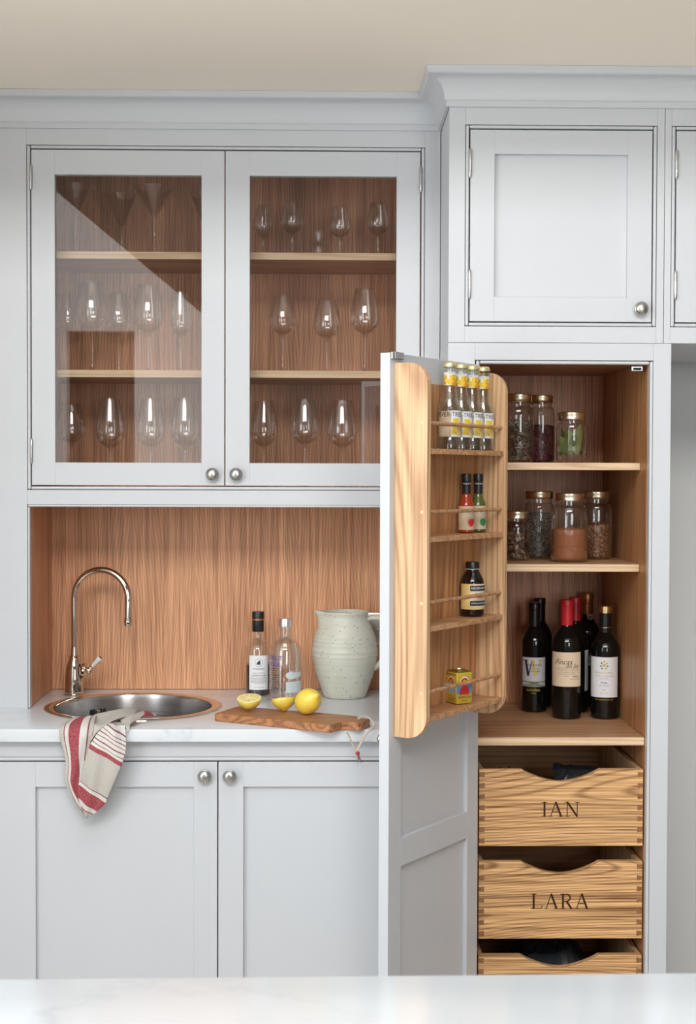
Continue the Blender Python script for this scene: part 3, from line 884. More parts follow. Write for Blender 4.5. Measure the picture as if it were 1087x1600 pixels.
# ------------------------------------------------------------------ stemware
def glass_profile(h, hb, r, kind, base=0.0):
    """thin shell: foot, stem, bowl"""
    fr = min(0.036, r * 0.95) if kind != 'm' else 0.034
    P = [(0.0, 0.0006), (fr, 0.0006), (fr, 0.0018), (fr * 0.55, 0.0034), (0.0070, 0.0075), (0.0042, 0.014), (0.0034, 0.03)]
    if kind == 'm':
        P += [(0.0034, hb - 0.012), (0.0052, hb - 0.004), (0.0075, hb + 0.002), (r * 0.55, hb + (h - hb) * 0.52), (r, h), (r - 0.0009, h)]
        P += [(r * 0.55 - 0.0009, hb + (h - hb) * 0.52 + 0.001), (0.002, hb + 0.005), (0, hb + 0.004)]
        return P
    P += [(0.0034, hb - 0.018), (0.0046, hb - 0.006)]
    H = h - hb
    mx = 0.36 if kind == 'w' else 0.30
    rt = r * (0.64 if kind == 'w' else 0.70)
    outer = []
    for k in range(1, 9):
        t = k / 8
        outer.append((max(0.006, r * math.sin(t * PI / 2) ** 0.8), hb + H * mx * (1 - math.cos(t * PI / 2)) ** 0.9))
    for k in range(1, 7):
        t = k / 6
        outer.append((r + (rt - r) * (t ** 1.35), hb + H * (mx + (1 - mx) * t)))
    inner = [(max(a - 0.0010, 0.001), b + 0.0006) for a, b in outer]
    inner[-1] = (inner[-1][0], h)
    return P + outer + inner[::-1] + [(0, hb + 0.003)]

SA_, SB_, SC_ = 2.037, 1.747, 1.455
GL = [
('m', -0.6254, 0.450, SA_, 0.1794, 0.1039, 0.0521, 'martini glass nearest the hinge on the top shelf behind the cabinet door over the tap'),
('m', -0.5199, 0.530, SA_, 0.1720, 0.0886, 0.0499, 'faint martini glass set further back, second on the top shelf over the tap'),
('m', -0.4276, 0.460, SA_, 0.1799, 0.1053, 0.0525, 'martini glass with bright cone highlight, third on the top shelf over the tap'),
('m', -0.3047, 0.520, SA_, 0.1744, 0.0956, 0.0500, 'martini glass partly hidden by the door stile at the top shelf middle'),
('w', -0.6620, 0.545, SB_, 0.2116, 0.1114, 0.0365, 'wine glass at the hinge end of the middle shelf, tucked behind a taller one'),
('w', -0.5818, 0.440, SB_, 0.2287, 0.1064, 0.0398, 'tall front wine glass, second from the hinge on the middle shelf over the tap'),
('w', -0.5300, 0.545, SB_, 0.2135, 0.1100, 0.0385, 'wine glass standing at the back, third on the middle shelf over the tap'),
('w', -0.4428, 0.460, SB_, 0.2256, 0.1019, 0.0384, 'large wine glass standing alone, fourth on the middle shelf over the tap'),
('f', -0.3603, 0.450, SB_, 0.2030, 0.0945, 0.0261, 'slim narrow wine glass, fifth on the middle shelf over the tap'),
('w', -0.2960, 0.510, SB_, 0.1973, 0.0941, 0.0330, 'wine glass cut off by the door stile on the middle shelf'),
('w', -0.6383, 0.470, SC_, 0.2163, 0.1137, 0.0377, 'wine glass nearest the hinge in the bottom row over the tap'),
('w', -0.5360, 0.440, SC_, 0.2253, 0.1020, 0.0374, 'second wine glass from the hinge in the bottom row over the tap'),
('w', -0.4355, 0.450, SC_, 0.2263, 0.1037, 0.0367, 'third wine glass from the hinge in the bottom row over the tap'),
('w', -0.3489, 0.450, SC_, 0.2289, 0.1056, 0.0383, 'fourth wine glass from the hinge in the bottom row, nearest the knob'),
('w', -0.1547, 0.520, SA_, 0.1466, 0.0653, 0.0249, 'small dim wine glass at the back of the top shelf over the spirit bottles'),
('w', -0.0784, 0.460, SA_, 0.1463, 0.0654, 0.0294, 'small wine glass just before the cut glass decanter on the top shelf'),
('w', 0.0434, 0.470, SA_, 0.1368, 0.0581, 0.0270, 'small wine glass just past the cut glass decanter on the top shelf'),
('w', 0.1394, 0.460, SA_, 0.1444, 0.0635, 0.0294, 'small wine glass at the hinge end of the top shelf over the jug'),
('w', -0.1012, 0.440, SB_, 0.1949, 0.0978, 0.0353, 'wine glass first of three on the middle shelf over the spirit bottles'),
('w', 0.0103, 0.480, SB_, 0.1908, 0.0927, 0.0355, 'shorter wine glass, middle of three on the middle shelf over the jug'),
('w', 0.1063, 0.450, SB_, 0.2158, 0.1015, 0.0375, 'tallest wine glass of three on the middle shelf over the jug'),
('w', -0.1492, 0.460, SC_, 0.2221, 0.1071, 0.0359, 'wine glass first of three in the bottom row over the spirit bottles'),
('w', -0.0447, 0.450, SC_, 0.2268, 0.1131, 0.0375, 'wine glass middle of three in the bottom row over the jug'),
('w', 0.0495, 0.440, SC_, 0.2234, 0.1051, 0.0390, 'wine glass in the bottom row standing closest to the open larder door'),
]
for k, x, y, zs, h, hb, r, lab in GL:
    o = obj('martini_glass' if k == 'm' else 'wine_glass', lathe(glass_profile(h, hb, r, k), 40), 'glass', None, True, 50)
    o.location = (x, y, zs)
    tag(o, lab, 'glass', 'stemware in the glazed cabinet')
# cut glass decanter
dec = thing('glass_decanter', (-0.0116, 0.450, SA_), 'small cut glass decanter with straight neck among the wine glasses on the top shelf', 'decanter')
bm = nbm()
prd = [(0, 0.0006), (0.019, 0.0006), (0.024, 0.006), (0.0265, 0.018), (0.025, 0.030), (0.018, 0.039), (0.0115, 0.043)]
b = lathe(prd, 36)
for v in b.verts:
    a = math.atan2(v.co.y, v.co.x); rr = math.hypot(v.co.x, v.co.y)
    if rr > 0.02:
        s = 1 + 0.07 * math.sin(a * 12 + v.co.z * 320)
        v.co.x *= s; v.co.y *= s
obj('decanter_body', b, 'glass', dec, True, 20)
obj('neck', lathe([(0.0112, 0.0432), (0.0105, 0.046), (0.0105, 0.068), (0.0118, 0.0706), (0.0095, 0.0706), (0.0088, 0.046)], 28), 'glass', dec)

# ------------------------------------------------------------------ things on the worktop
def speckled():
    t = NT('speckled_stoneware')
    v = t.coords((1, 1, 1))
    base = t.mix(t.noise(v, 18, 4), (0.56, 0.555, 0.45), (0.72, 0.71, 0.61))
    sp = t.n('ShaderNodeTexVoronoi'); t.l(v, sp.inputs['Vector']); sp.inputs['Scale'].default_value = 105
    dots = t.ramp(sp.outputs['Distance'], [(0.13, 1.0), (0.20, 0.0)])
    sel = t.ramp(t.noise(v, 75, 1), [(0.44, 0.0), (0.50, 1.0)])
    col = t.mix(t.math('MULTIPLY', t.math('MULTIPLY', dots, sel), 0.8), base, (0.13, 0.10, 0.07))
    band = t.noise(t.coords((4, 4, 130)), 1.0, 3)
    return t.bsdf(col, 0.42, 0.0, t.bump(band, 0.5, 0.0022), 0.15)
M['stoneware'] = speckled()
jug = thing('stoneware_jug', (0.0585, 0.475, 0.92), 'speckled pale green stoneware jug with spout and looped handle on the worktop', 'jug')
JS = 1.016
pj_ = [(0, 0.0008), (0.0505, 0.0008), (0.0535, 0.004), (0.0555, 0.010), (0.0640, 0.034), (0.0735, 0.062), (0.0805, 0.092), (0.0830, 0.118), (0.0805, 0.140), (0.0740, 0.163), (0.0660, 0.183), (0.0600, 0.196), (0.0575, 0.203), (0.0585, 0.209), (0.0600, 0.2145), (0.0588, 0.2170), (0.0560, 0.2165), (0.0545, 0.209), (0.0545, 0.200), (0.0620, 0.185), (0.0700, 0.163), (0.0785, 0.118), (0.070, 0.06), (0.050, 0.012), (0, 0.010)]
pj_ = [(a * JS, b_ * JS) for a, b_ in pj_]
fine_ = []
for (ra, za), (rb, zb) in zip(pj_, pj_[1:]):
    n_ = max(1, int(math.hypot(rb - ra, zb - za) / 0.0022)) if za > 0.008 and min(ra, rb) > 0.03 else 1
    fine_ += [(ra + (rb - ra) * k / n_, za + (zb - za) * k / n_) for k in range(n_)]
pj_ = fine_ + [pj_[-1]]
# ease the corners of the coarse outline
for _ in range(12):
    pj_ = [pj_[0]] + [q if min(q[0], a[0], c[0]) < 0.03 or q[1] < 0.012 or q[1] > 0.2 else ((a[0] + 2 * q[0] + c[0]) / 4, (a[1] + 2 * q[1] + c[1]) / 4) for a, q, c in zip(pj_, pj_[1:], pj_[2:])] + [pj_[-1]]
b = lathe(pj_, 72)
for v in b.verts:
    a = math.atan2(v.co.y, v.co.x); rr = math.hypot(v.co.x, v.co.y)
    # spout on the tap side
    da = abs(((a - PI * 1.03 + PI) % (2 * PI)) - PI)
    if v.co.z > 0.176 and rr > 0.045 and da < 0.62:
        w = (math.cos(da / 0.62 * PI) * 0.5 + 0.5) ** 1.3 * min(1, (v.co.z - 0.176) / 0.036) ** 1.4
        s = 1 + 0.30 * w
        v.co.x *= s; v.co.y *= s; v.co.z += 0.003 * w
    # throwing ridges
    elif 0.02 < v.co.z < 0.2:
        s = 1 + 0.0022 * math.sin(v.co.z * 420) + 0.003 * math.sin(v.co.z * 120 + 1) + sum(am_ * math.exp(-((v.co.z - zc_) / 0.0028) ** 2) for zc_, am_ in ((0.100, 0.010), (0.109, 0.014), (0.122, 0.010), (0.148, 0.016), (0.156, 0.014), (0.186, 0.010)))
        v.co.x *= s; v.co.y *= s
obj('jug_body', b, 'stoneware', jug)
hp = smooth_path([(0.050, -0.004, 0.196), (0.068, -0.006, 0.204), (0.090, -0.008, 0.203), (0.109, -0.010, 0.186), (0.116, -0.010, 0.155), (0.110, -0.009, 0.120), (0.094, -0.007, 0.092), (0.074, -0.005, 0.074)], 6)
obj('jug_handle', add_tube(nbm(), hp, [0.0085] * 4 + [0.0075] * (len(hp) - 10) + [0.0085] * 6, 14, 1.45), 'stoneware', jug)

sock = thing('wall_socket', (0.150, 0.5995, 1.082), 'brushed metal wall socket on the oak splashback behind the jug handle', 'socket')
obj('plate', box(-0.030, 0.046, -0.004, -0.0003, -0.043, 0.043, 0.002), 'pewter', sock)
for x in (-0.018, -0.004):
    obj('screw', lathe([(0, 0), (0.0035, 0), (0.003, 0.0015), (0, 0.002)], 14, Matrix.Translation((x, -0.004, 0.030 if x < -0.01 else 0.0)) @ Matrix.Rotation(R(90), 4, 'X')), 'nickel', sock)
obj('socket_hole', box(0.006, 0.028, -0.0045, -0.004, -0.012, 0.014, 0.0), 'dark', sock)

# gin bottle
gin = thing('gin_bottle', (-0.1655, 0.505, 0.92), 'clear bottle of dark damson gin with black stopper and white label on the worktop', 'bottle')
gr = 0.0335
gp = [(0, 0.0006), (gr - 0.004, 0.0006), (gr, 0.004), (gr, 0.116), (gr - 0.001, 0.124), (gr - 0.006, 0.134), (gr - 0.014, 0.1415), (0.0150, 0.1455), (0.0115, 0.150), (0.0110, 0.156), (0.0110, 0.172)]
obj('bottle_glass', lathe(gp, 48), 'bottle', gin)
obj('gin', lathe([(0, 0.004), (gr - 0.0035, 0.004), (gr - 0.0022, 0.007), (gr - 0.0022, 0.080), (0, 0.080)], 48), 'damson', gin)
obj('stopper', lathe([(0.0150, 0.165), (0.0152, 0.1655), (0.0152, 0.1935), (0.0158, 0.1940), (0.0158, 0.213), (0.0148, 0.2165), (0, 0.2170)], 36), 'black', gin)
obj('stopper_band', lathe([(0.0153, 0.1945), (0.0161, 0.1947), (0.0161, 0.1982), (0.0153, 0.1984)], 36), 'copper', gin)
a0 = R(6)
lb = wrap_patch('paper_label', 'white_label', gin, gr, 0.018, 0.106, a0 - 0.78, a0 + 0.78, 0.0004)
ring = []
for rr0, mt_ in ((0.0105, 'ink_grey'), (0.0096, 'white_label')):
    wrap_patch('label_emblem', mt_, lb, gr, 0, 0, 0, 0, 0.0006 if mt_ == 'ink_grey' else 0.0008, [(a0 + rr0 / gr * math.cos(t * PI / 10), 0.088 + rr0 * math.sin(t * PI / 10)) for t in range(20)])
wrap_patch('label_figure', 'ink', lb, gr, 0, 0, 0, 0, 0.0010, [(a0 + x / gr, 0.088 + z) for x, z in ((-0.006, -0.0055), (-0.002, -0.004), (0.0, -0.0065), (0.003, -0.004), (0.0045, -0.006), (0.0035, 0.001), (0.004, 0.005), (0.001, 0.0065), (-0.0005, 0.003), (-0.003, 0.004), (-0.0035, 0.0), (-0.0055, -0.001))])
for tx, sz, z, mt_, sq, sh in (("PICKERING'S", 0.0062, 0.0715, 'ink', 0.86, 0), ('Fragrant & Fruity', 0.0050, 0.0615, 'ink_grey', 0.95, 0.35), ('DAMSON GIN', 0.0062, 0.0545, 'ink', 1.0, 0)):
    wrap_text('label_text', tx, sz, mt_, lb, gr, z, a0, sq, sh, 0.0007)
for i, z in enumerate((0.0485, 0.0455, 0.0425, 0.0395, 0.0365, 0.0335)):
    w = (0.62, 0.66, 0.60, 0.64, 0.62, 0.34)[i]
    wrap_patch('label_line', 'ink_grey', lb, gr, z, z + 0.0008, a0 - w, a0 + w, 0.0006)
wrap_text('label_text', '70cl  43% VOL', 0.0042, 'ink_grey', lb, gr, 0.0245, a0, 1, 0, 0.0007)

# vodka bottle
vod = thing('vodka_bottle', (-0.0930, 0.425, 0.92), 'clear glass vodka bottle with silver cap and blue lettering on the worktop', 'bottle')
vr = 0.0398
vp = [(0, 0.0006), (vr - 0.005, 0.0006), (vr, 0.005), (vr, 0.122), (vr - 0.0015, 0.133), (vr - 0.0065, 0.143), (vr - 0.0145, 0.1505), (0.0200, 0.1545), (0.0160, 0.157), (0.0178, 0.1585), (0.0178, 0.1605), (0.0148, 0.162), (0.0142, 0.168), (0.0142, 0.188)]
obj('bottle_glass', lathe(vp, 48), 'bottle', vod)
obj('inner_glass', lathe([(0, 0.012), (vr - 0.006, 0.012), (vr - 0.004, 0.016), (vr - 0.004, 0.120), (vr - 0.012, 0.146), (0.011, 0.158), (0.011, 0.186)], 48), 'glass', vod)
obj('cap', lathe([(0.0147, 0.187), (0.0166, 0.187), (0.0166, 0.2040), (0.0158, 0.2062), (0, 0.2064)], 36), plain('silver_cap', (0.80, 0.80, 0.80), 0.28, 1.0), vod)
am = R(-52)
for tx, sz, z, mt_ in (('ABSOLUT', 0.0165, 0.1090, 'ink_blue'), ('VODKA', 0.0165, 0.0930, 'ink_blue')):
    wrap_text('label_text', tx, sz, mt_, vod, vr, z, am, 0.82, 0, 0.0006)
for i in range(11):
    z = 0.083 - i * 0.0056
    wrap_patch('label_line', 'ink', vod, vr, z, z + 0.0011, am - 0.40, am + 0.52 - 0.12 * ((i * 7) % 3), 0.0005)
ab = R(40)
wrap_patch('label_back', 'frost', vod, vr, 0.0235, 0.0510, R(4), R(82), 0.0004)
wrap_patch('label_back', 'frost', vod, vr, 0, 0, 0, 0, 0.0005, [(R(26) + R(23) * math.cos(t * PI / 12), 0.0670 + 0.0098 * math.sin(t * PI / 12)) for t in range(24)])
wrap_patch('label_back', 'frost', vod, vr, 0.0610, 0.0735, R(44), R(86), 0.0004)
for i in range(5):
    wrap_text('label_text', ('LAC', 'OA', 'CL', 'AB', 'EL')[i], 0.0062, 'ink_olive', vod, vr, 0.108 - 0.0085 * i, R(34), 0.9, 0, 0.0006)

# ------------------------------------------------------------------ chopping board, lemons
cbz = 0.9204
cb = thing('chopping_board', (-0.06, 0.085, cbz), 'reddish brown wooden chopping board with short handle lying across the worktop', 'board')
Lb = Local(cb)
P0, P1, P2, P3 = Vector((-0.2454, 0.1054)), Vector((-0.2025, 0.2060)), Vector((0.0660, 0.1080)), Vector((0.0159, -0.0080))
P0, P1, P2, P3 = Vector((-0.2470, 0.1080)), Vector((-0.2000, 0.2130)), Vector((0.0805, 0.0740)), Vector((0.0170, -0.0480))
ex = (P3 - P0).normalized(); ey = (P2 - P3).normalized()
h0, h1 = P3 + (P2 - P3) * 0.40, P3 + (P2 - P3) * 0.84
hx = Vector((0.92, -0.34)).normalized()
outl = [P0, P3, P3 + ey * 0.012 + ex * 0.004, h0 - ey * 0.008 + ex * 0.006, h0 + ex * 0.016, h0 + ex * 0.046, h0 + ex * 0.050 + ey * 0.006, h1 + ex * 0.046 - ey * 0.004, h1 + ex * 0.042, h1 + ex * 0.014, h1 + ey * 0.006 + ex * 0.004, P2 - ey * 0.006, P2, P1]
bm = add_prism(nbm(), [tuple(p) for p in outl], 2, cbz, cbz + 0.0178)
bmesh.ops.bevel(bm, geom=[e for e in bm.edges if abs(e.verts[0].co.z - e.verts[1].co.z) < 1e-6], offset=0.0014, segments=2, affect='EDGES')
Lb.put('board_body', bm, 'board')
hc = (h0 + h1) / 2 + ex * 0.034
cordp = smooth_path([(hc.x - 0.004, hc.y + 0.004, cbz + 0.0195), (hc.x + 0.006, hc.y + 0.008, cbz + 0.026), (hc.x + 0.020, hc.y - 0.004, cbz + 0.025), (hc.x + 0.031, hc.y - 0.020, cbz + 0.010), (0.098, -0.030, 0.915), (0.088, -0.022, 0.895), (0.0785, -0.014, 0.874)], 5)
cord = Lb.put('cord', add_tube(nbm(), cordp, 0.0017, 8, 1.6), plain('pale_leather_cord', (0.62, 0.50, 0.40), 0.7), None, True)
cordp = smooth_path([(0.0545, -0.030, 0.9205), (0.0590, -0.024, 0.912), (0.0660, -0.018, 0.895), (0.0760, -0.014, 0.876)], 5)
Lb.put('cord_strand', add_tube(nbm(), cordp, 0.0017, 8, 1.6), plain('pale_leather_cord_strand', (0.62, 0.50, 0.40), 0.7), cord, True)
Lb.put('bead', lathe([(0.001, -0.0046), (0.0040, -0.003), (0.0050, 0), (0.0040, 0.003), (0.001, 0.0046)], 16, Matrix.Translation((0.0800, -0.014, 0.8690))), plain('red_glass_bead', (0.42, 0.02, 0.03), 0.25), cord, True)
for dx in (-0.0012, 0.0018):
    Lb.put('cord_tail', add_tube(nbm(), [(0.0810 + dx, -0.014, 0.865), (0.0828 + dx, -0.013, 0.857), (0.0835 + dx * 2.2, -0.013, 0.8485)], 0.0013, 6), plain('brown_cord_tail', (0.20, 0.12, 0.08), 0.8), cord, True)

def lemon_skin():
    t = NT('lemon_skin')
    v = t.coords((1, 1, 1))
    c = t.mix(t.ramp(t.noise(v, 22, 2), [(0.42, 0.0), (0.68, 1.0)]), (0.86, 0.60, 0.07), (0.72, 0.60, 0.12))
    n = t.noise(v, 420, 2)
    return t.bsdf(c, 0.38, 0.0, t.bump(n, 0.35, 0.0012), 0.1, 0.5, 0.08)
M['lemon'] = lemon_skin()
M['pith'] = plain('lemon_pith', (0.86, 0.82, 0.60), 0.6)
M['flesh'] = NT('lemon_flesh').bsdf((0.88, 0.70, 0.22), 0.22, 0, None, 0.3, 0.5, 0.2)
BT = cbz + 0.0178
lemp = [(0, -0.0385), (0.005, -0.037), (0.010, -0.033), (0.0185, -0.0265), (0.0255, -0.0165), (0.0290, -0.004), (0.0290, 0.006), (0.0260, 0.0175), (0.0195, 0.0270), (0.0110, 0.0335), (0.0070, 0.0375), (0.0045, 0.0410), (0, 0.0425)]
lp = []
for i in range(len(lemp) - 1):
    lp += [lemp[i], tuple((Vector(lemp[i]) + Vector(lemp[i + 1])) / 2)]
lp.append(lemp[-1])
def lemon_body(prof):
    b = lathe(prof, 36)
    for v in b.verts:
        a = math.atan2(v.co.y, v.co.x)
        s = 1 + 0.018 * math.sin(3 * a + 1) + 0.012 * math.sin(5 * a + v.co.z * 90)
        v.co.x *= s; v.co.y *= s
    return b
whole = obj('lemon', lemon_body(lp), 'lemon', None, True, 80)
whole.rotation_euler = (R(62), R(0), R(38))
whole.location = (-0.0325, 0.088, BT + 0.0308)
tag(whole, 'whole yellow lemon on the chopping board', 'lemon')
def lemon_half(loc, rot, label):
    t = thing('lemon_half', loc, label, 'lemon')
    t.rotation_euler = rot
    t.scale = (1, 1, 0.76)
    hp_ = [q for q in lp if q[1] <= 0.0]
    hp_[-1] = (0.0290, 0.0)
    obj('rind', lemon_body(hp_ + [(0.0288, 0.0004), (0.0272, 0.0002)]), 'lemon', t, True, 60)
    obj('pith', lathe([(0.0276, 0.0001), (0.0270, 0.0006), (0, 0.0004)], 36), 'pith', t)
    for k in range(9):
        a0_, a1_ = 2 * PI * k / 9 + 0.05, 2 * PI * (k + 1) / 9 - 0.05
        pts = [(0.0035 * math.cos((a0_ + a1_) / 2), 0.0035 * math.sin((a0_ + a1_) / 2))]
        for q in range(6):
            a_ = a0_ + (a1_ - a0_) * q / 5
            rr_ = 0.0240 - (0.0016 if q in (0, 5) else 0)
            pts.append((rr_ * math.cos(a_), rr_ * math.sin(a_)))
        obj('segment', add_prism(nbm(), pts, 2, 0.0004, 0.0013), 'flesh', t)
    return t
lemon_half((-0.1700, 0.140, BT + 0.0303), (R(13), R(-4), R(10)), 'halved lemon with its cut face up and showing, nearest the sink on the board')
lemon_half((-0.0900, 0.135, BT + 0.0303), (R(-9), R(-9), R(-20)), 'halved lemon showing its rind, between the whole lemon and the other half')
# ------------------------------------------------------------------ wine bottles on the larder shelf
def bottle_body(r, h, hs, rn=0.0135, ground='wineglass'):
    """r radius, h height, hs shoulder start"""
    P = [(0, 0.004), (r * 0.6, 0.002), (r - 0.004, 0.0006), (r - 0.001, 0.003), (r, 0.007), (r, hs)]
    for k in range(1, 13):
        t = k / 12
        P.append((rn + (r - rn) * (0.5 + 0.5 * math.cos(t * PI)) ** 0.62, hs + 0.003 + t * 0.046))
    P += [(rn, h - 0.03), (rn, h - 0.016), (rn + 0.0012, h - 0.015), (rn + 0.0012, h - 0.004), (rn, h), (0, h)]
    return lathe(P, 44)
def capsule(t, r, z0, z1, mat, band=True):
    P = [(r + 0.0004, z0), (r + 0.0009, z0), (r + 0.0011, z1 - 0.018), (r + 0.0022, z1 - 0.0165), (r + 0.0022, z1 - 0.003), (r + 0.001, z1), (0, z1 + 0.0004)]
    return obj('capsule', lathe(P, 36), mat, t)
WZ = 0.8862
def wine(name, x, y, r, h, hs, label, rz=0.0):
    t = thing(name, (x, y, WZ), label, 'bottle', 'wine bottles in the larder', rz)
    obj('bottle_glass', bottle_body(r, h, hs), 'wineglass', t)
    return t
yaw = lambda x, y: math.atan2(x, y + 3.186) * -1     # turn a label towards the viewer
# front black-capped bottle with the big W
x, y, r = 0.5440, 0.4600, 0.0325
t = wine('wine_bottle', x, y, r, 0.277, 0.172, 'dark wine bottle with black capsule, its grey label showing a large golden letter W', yaw(x, y))
capsule(t, 0.0135, 0.205, 0.279, 'black_foil')
lb = wrap_patch('paper_label', 'grey_label', t, r, 0.066, 0.141, -1.12, 1.0, 0.0004)
def wedge(pts, mt_, lift=0.0008):
    wrap_patch('label_letter', mt_, lb, r, 0, 0, 0, 0, lift, [(px / r, pz) for px, pz in pts])
def bar(x0, z0, x1, z1, w, mt_, lift):
    wedge([(x0 - w / 2, z0), (x0 + w / 2, z0), (x1 + w / 2, z1), (x1 - w / 2, z1)], mt_, lift)
bar(-0.0225, 0.134, -0.0150, 0.094, 0.0065, 'ink', 0.0008)
bar(-0.0050, 0.134, -0.0145, 0.094, 0.0022, 'ink', 0.0009)
bar(-0.0030, 0.134, 0.0035, 0.094, 0.0070, 'ink_gold', 0.0010)
bar(0.0150, 0.134, 0.0050, 0.094, 0.0026, 'ink_gold', 0.0011)
bar(-0.0225, 0.132, -0.0225, 0.1345, 0.012, 'ink', 0.0012)
bar(0.0145, 0.132, 0.0145, 0.1345, 0.010, 'ink_gold', 0.0012)
wrap_text('label_text', 'WANDARRI', 0.0078, 'ink', lb, r, 0.1215, -0.02, 1.0, 0, 0.0013)
wrap_text('label_text', 'VINEYARDS', 0.0050, 'ink_grey', lb, r, 0.113, -0.02, 1.0, 0, 0.0013)
wrap_text('label_text', 'SEMILLON SHIRAZ', 0.0042, 'ink', lb, r, 0.106, -0.02, 1.0, 0, 0.0013)
for k in range(15):
    a_ = -1.05 + k * 0.142
    wrap_patch('label_vine_row', 'ink_olive', lb, r, 0, 0, 0, 0, 0.0009, [(a_ * 0.25 - 0.02, 0.0800), (a_ * 0.25 + 0.02, 0.0800), (a_ + 0.05, 0.0665), (a_ - 0.06, 0.0665)])
wrap_patch('label_hill', 'ink_olive', lb, r, 0.0778, 0.0800, -1.1, 1.0, 0.0007)
wrap_text('label_text', 'INSIGNIA', 0.0092, 'ink_gold', t, r, 0.0575, -0.05, 0.95, 0, 0.0006)
wrap_text('label_text', 'shiraz', 0.0050, 'ink_gold', t, r, 0.0500, -0.05, 1.0, 0.2, 0.0006)
# behind it
x, y = 0.5685, 0.5350
t = wine('wine_bottle', x, y, 0.0330, 0.282, 0.178, 'dark wine bottle with black capsule standing behind the golden letter bottle', 0)
capsule(t, 0.0135, 0.205, 0.284, 'black_foil')
# red capsule, cream label
x, y, r = 0.6103, 0.3583, 0.0362
t = wine('wine_bottle', x, y, r, 0.2935, 0.182, 'dark wine bottle with red capsule and cream label in flowing script, at the front', yaw(x, y))
capsule(t, 0.0140, 0.2320, 0.2955, 'red_foil')
lb = wrap_patch('paper_label', 'cream_label', t, r, 0.082, 0.167, -1.30, 1.18, 0.0004)
wrap_text('label_text', 'Fincas', 0.0190, 'ink', lb, r, 0.1430, -0.26, 0.95, 0.45, 0.0008)
wrap_text('label_text', 'del Sur', 0.0135, 'ink', lb, r, 0.1335, 0.40, 0.95, 0.45, 0.0008)
for i, (z, a_, b_) in enumerate(((0.1285, -0.75, 0.95), (0.1235, -0.62, 0.85), (0.1185, -0.60, 0.62), (0.1135, -0.62, 0.55), (0.1085, -0.35, 0.25))):
    wrap_text('label_text', ('malbec reserva de la finca familiar', 'vino elaborado en nuestra bodega', 'uvas cosechadas a mano', 'en la tierra del sur del valle', 'mendoza')[i], 0.0042, 'ink_grey', lb, r, z, (a_ + b_) / 2, 0.95, 0.35, 0.0008)
wrap_text('label_text', 'Malbec', 0.0060, 'ink', lb, r, 0.1075, 0.62, 1, 0.45, 0.0008)
wrap_text('label_text', '2015 Mendoza', 0.0046, 'ink_grey', lb, r, 0.1010, 0.60, 1, 0.4, 0.0008)
# red capsule behind
x, y = 0.6480, 0.4560
t = wine('wine_bottle', x, y, 0.0345, 0.2915, 0.180, 'dark wine bottle with red capsule, half hidden behind the cream label bottle', yaw(x, y))
capsule(t, 0.0135, 0.2330, 0.2935, 'red_foil')
lb = wrap_patch('paper_label', 'white_label', t, 0.0345, 0.056, 0.160, 0.80, 1.35, 0.0004)
# copper capped port
x, y = 0.6960, 0.5480
t = wine('wine_bottle', x, y, 0.0345, 0.294, 0.185, 'dark port bottle with copper capsule and neck seal, at the back', yaw(x, y))
capsule(t, 0.0145, 0.2420, 0.2965, 'copper')
obj('capsule_ring', lathe([(0.0156, 0.268), (0.0172, 0.269), (0.0172, 0.271), (0.0156, 0.272)], 30), 'copper', t)
sl = wrap_patch('neck_seal', 'white_label', t, 0.0140, 0.2120, 0.2420, 0.05, 1.10, 0.0022)
wrap_patch('seal_mark', 'ink', sl, 0.0140, 0, 0, 0, 0, 0.0026, [(0.56 + 0.36 * math.cos(q * PI / 8), 0.230 + 0.0068 * math.sin(q * PI / 8)) for q in range(16)])
wrap_patch('seal_mark', 'white_label', sl, 0.0140, 0, 0, 0, 0, 0.0029, [(0.56 + 0.22 * math.cos(q * PI / 8), 0.230 + 0.0042 * math.sin(q * PI / 8)) for q in range(16)])
wrap_patch('seal_line', 'ink_grey', sl, 0.0140, 0.2150, 0.2185, 0.25, 0.9, 0.0026)
lb = wrap_patch('paper_label', 'ink_grey', t, 0.0345, 0, 0, 0, 0, 0.0004, [(-0.6, 0.098), (0.55, 0.098), (0.55, 0.155), (0.32, 0.142), (0.05, 0.128), (-0.6, 0.126)])
wrap_text('label_text', 'DURO', 0.0105, 'ink_white', lb, 0.0345, 0.112, 0.10, 1, 0, 0.0010)
# gold topped bottle, white label
x, y, r = 0.7060, 0.3583, 0.0350
t = wine('wine_bottle', x, y, r, 0.2765, 0.168, 'dark wine bottle with gold top band and white crested label beside the side panel', yaw(x, y))
capsule(t, 0.0140, 0.2060, 0.2785, 'black_foil')
obj('gold_band', lathe([(0.0152, 0.2620), (0.0168, 0.2622), (0.0168, 0.2790), (0.0158, 0.2800), (0, 0.2802)], 36), 'gold', t)
obj('gold_ring', lathe([(0.0148, 0.2250), (0.0158, 0.2255), (0.0158, 0.2272), (0.0148, 0.2277)], 36), 'gold', t)
lb = wrap_patch('paper_label', 'white_label', t, r, 0.055, 0.155, -1.30, 1.06, 0.0004)
ac = -0.05
for k, (dx, dz, s, mt_) in enumerate(((0, 0.012, 0.003, 'ink_gold'), (-0.006, 0.008, 0.0030, 'ink_grey'), (0.006, 0.008, 0.0030, 'ink_gold'), (-0.008, 0.001, 0.0026, 'ink_grey'), (0.008, 0.001, 0.0026, 'ink_grey'), (0, 0.003, 0.0042, 'ink_gold'), (-0.005, -0.005, 0.0026, 'ink_grey'), (0.0045, -0.005, 0.0032, 'ink_gold'))):
    wrap_patch('label_crest', mt_, lb, r, 0, 0, 0, 0, 0.0007, [(ac + (dx + s * math.cos(q * PI / 4 + k)) / r, 0.1320 + dz + s * (1 if q % 2 else 0.55) * math.sin(q * PI / 4 + k)) for q in range(8)])
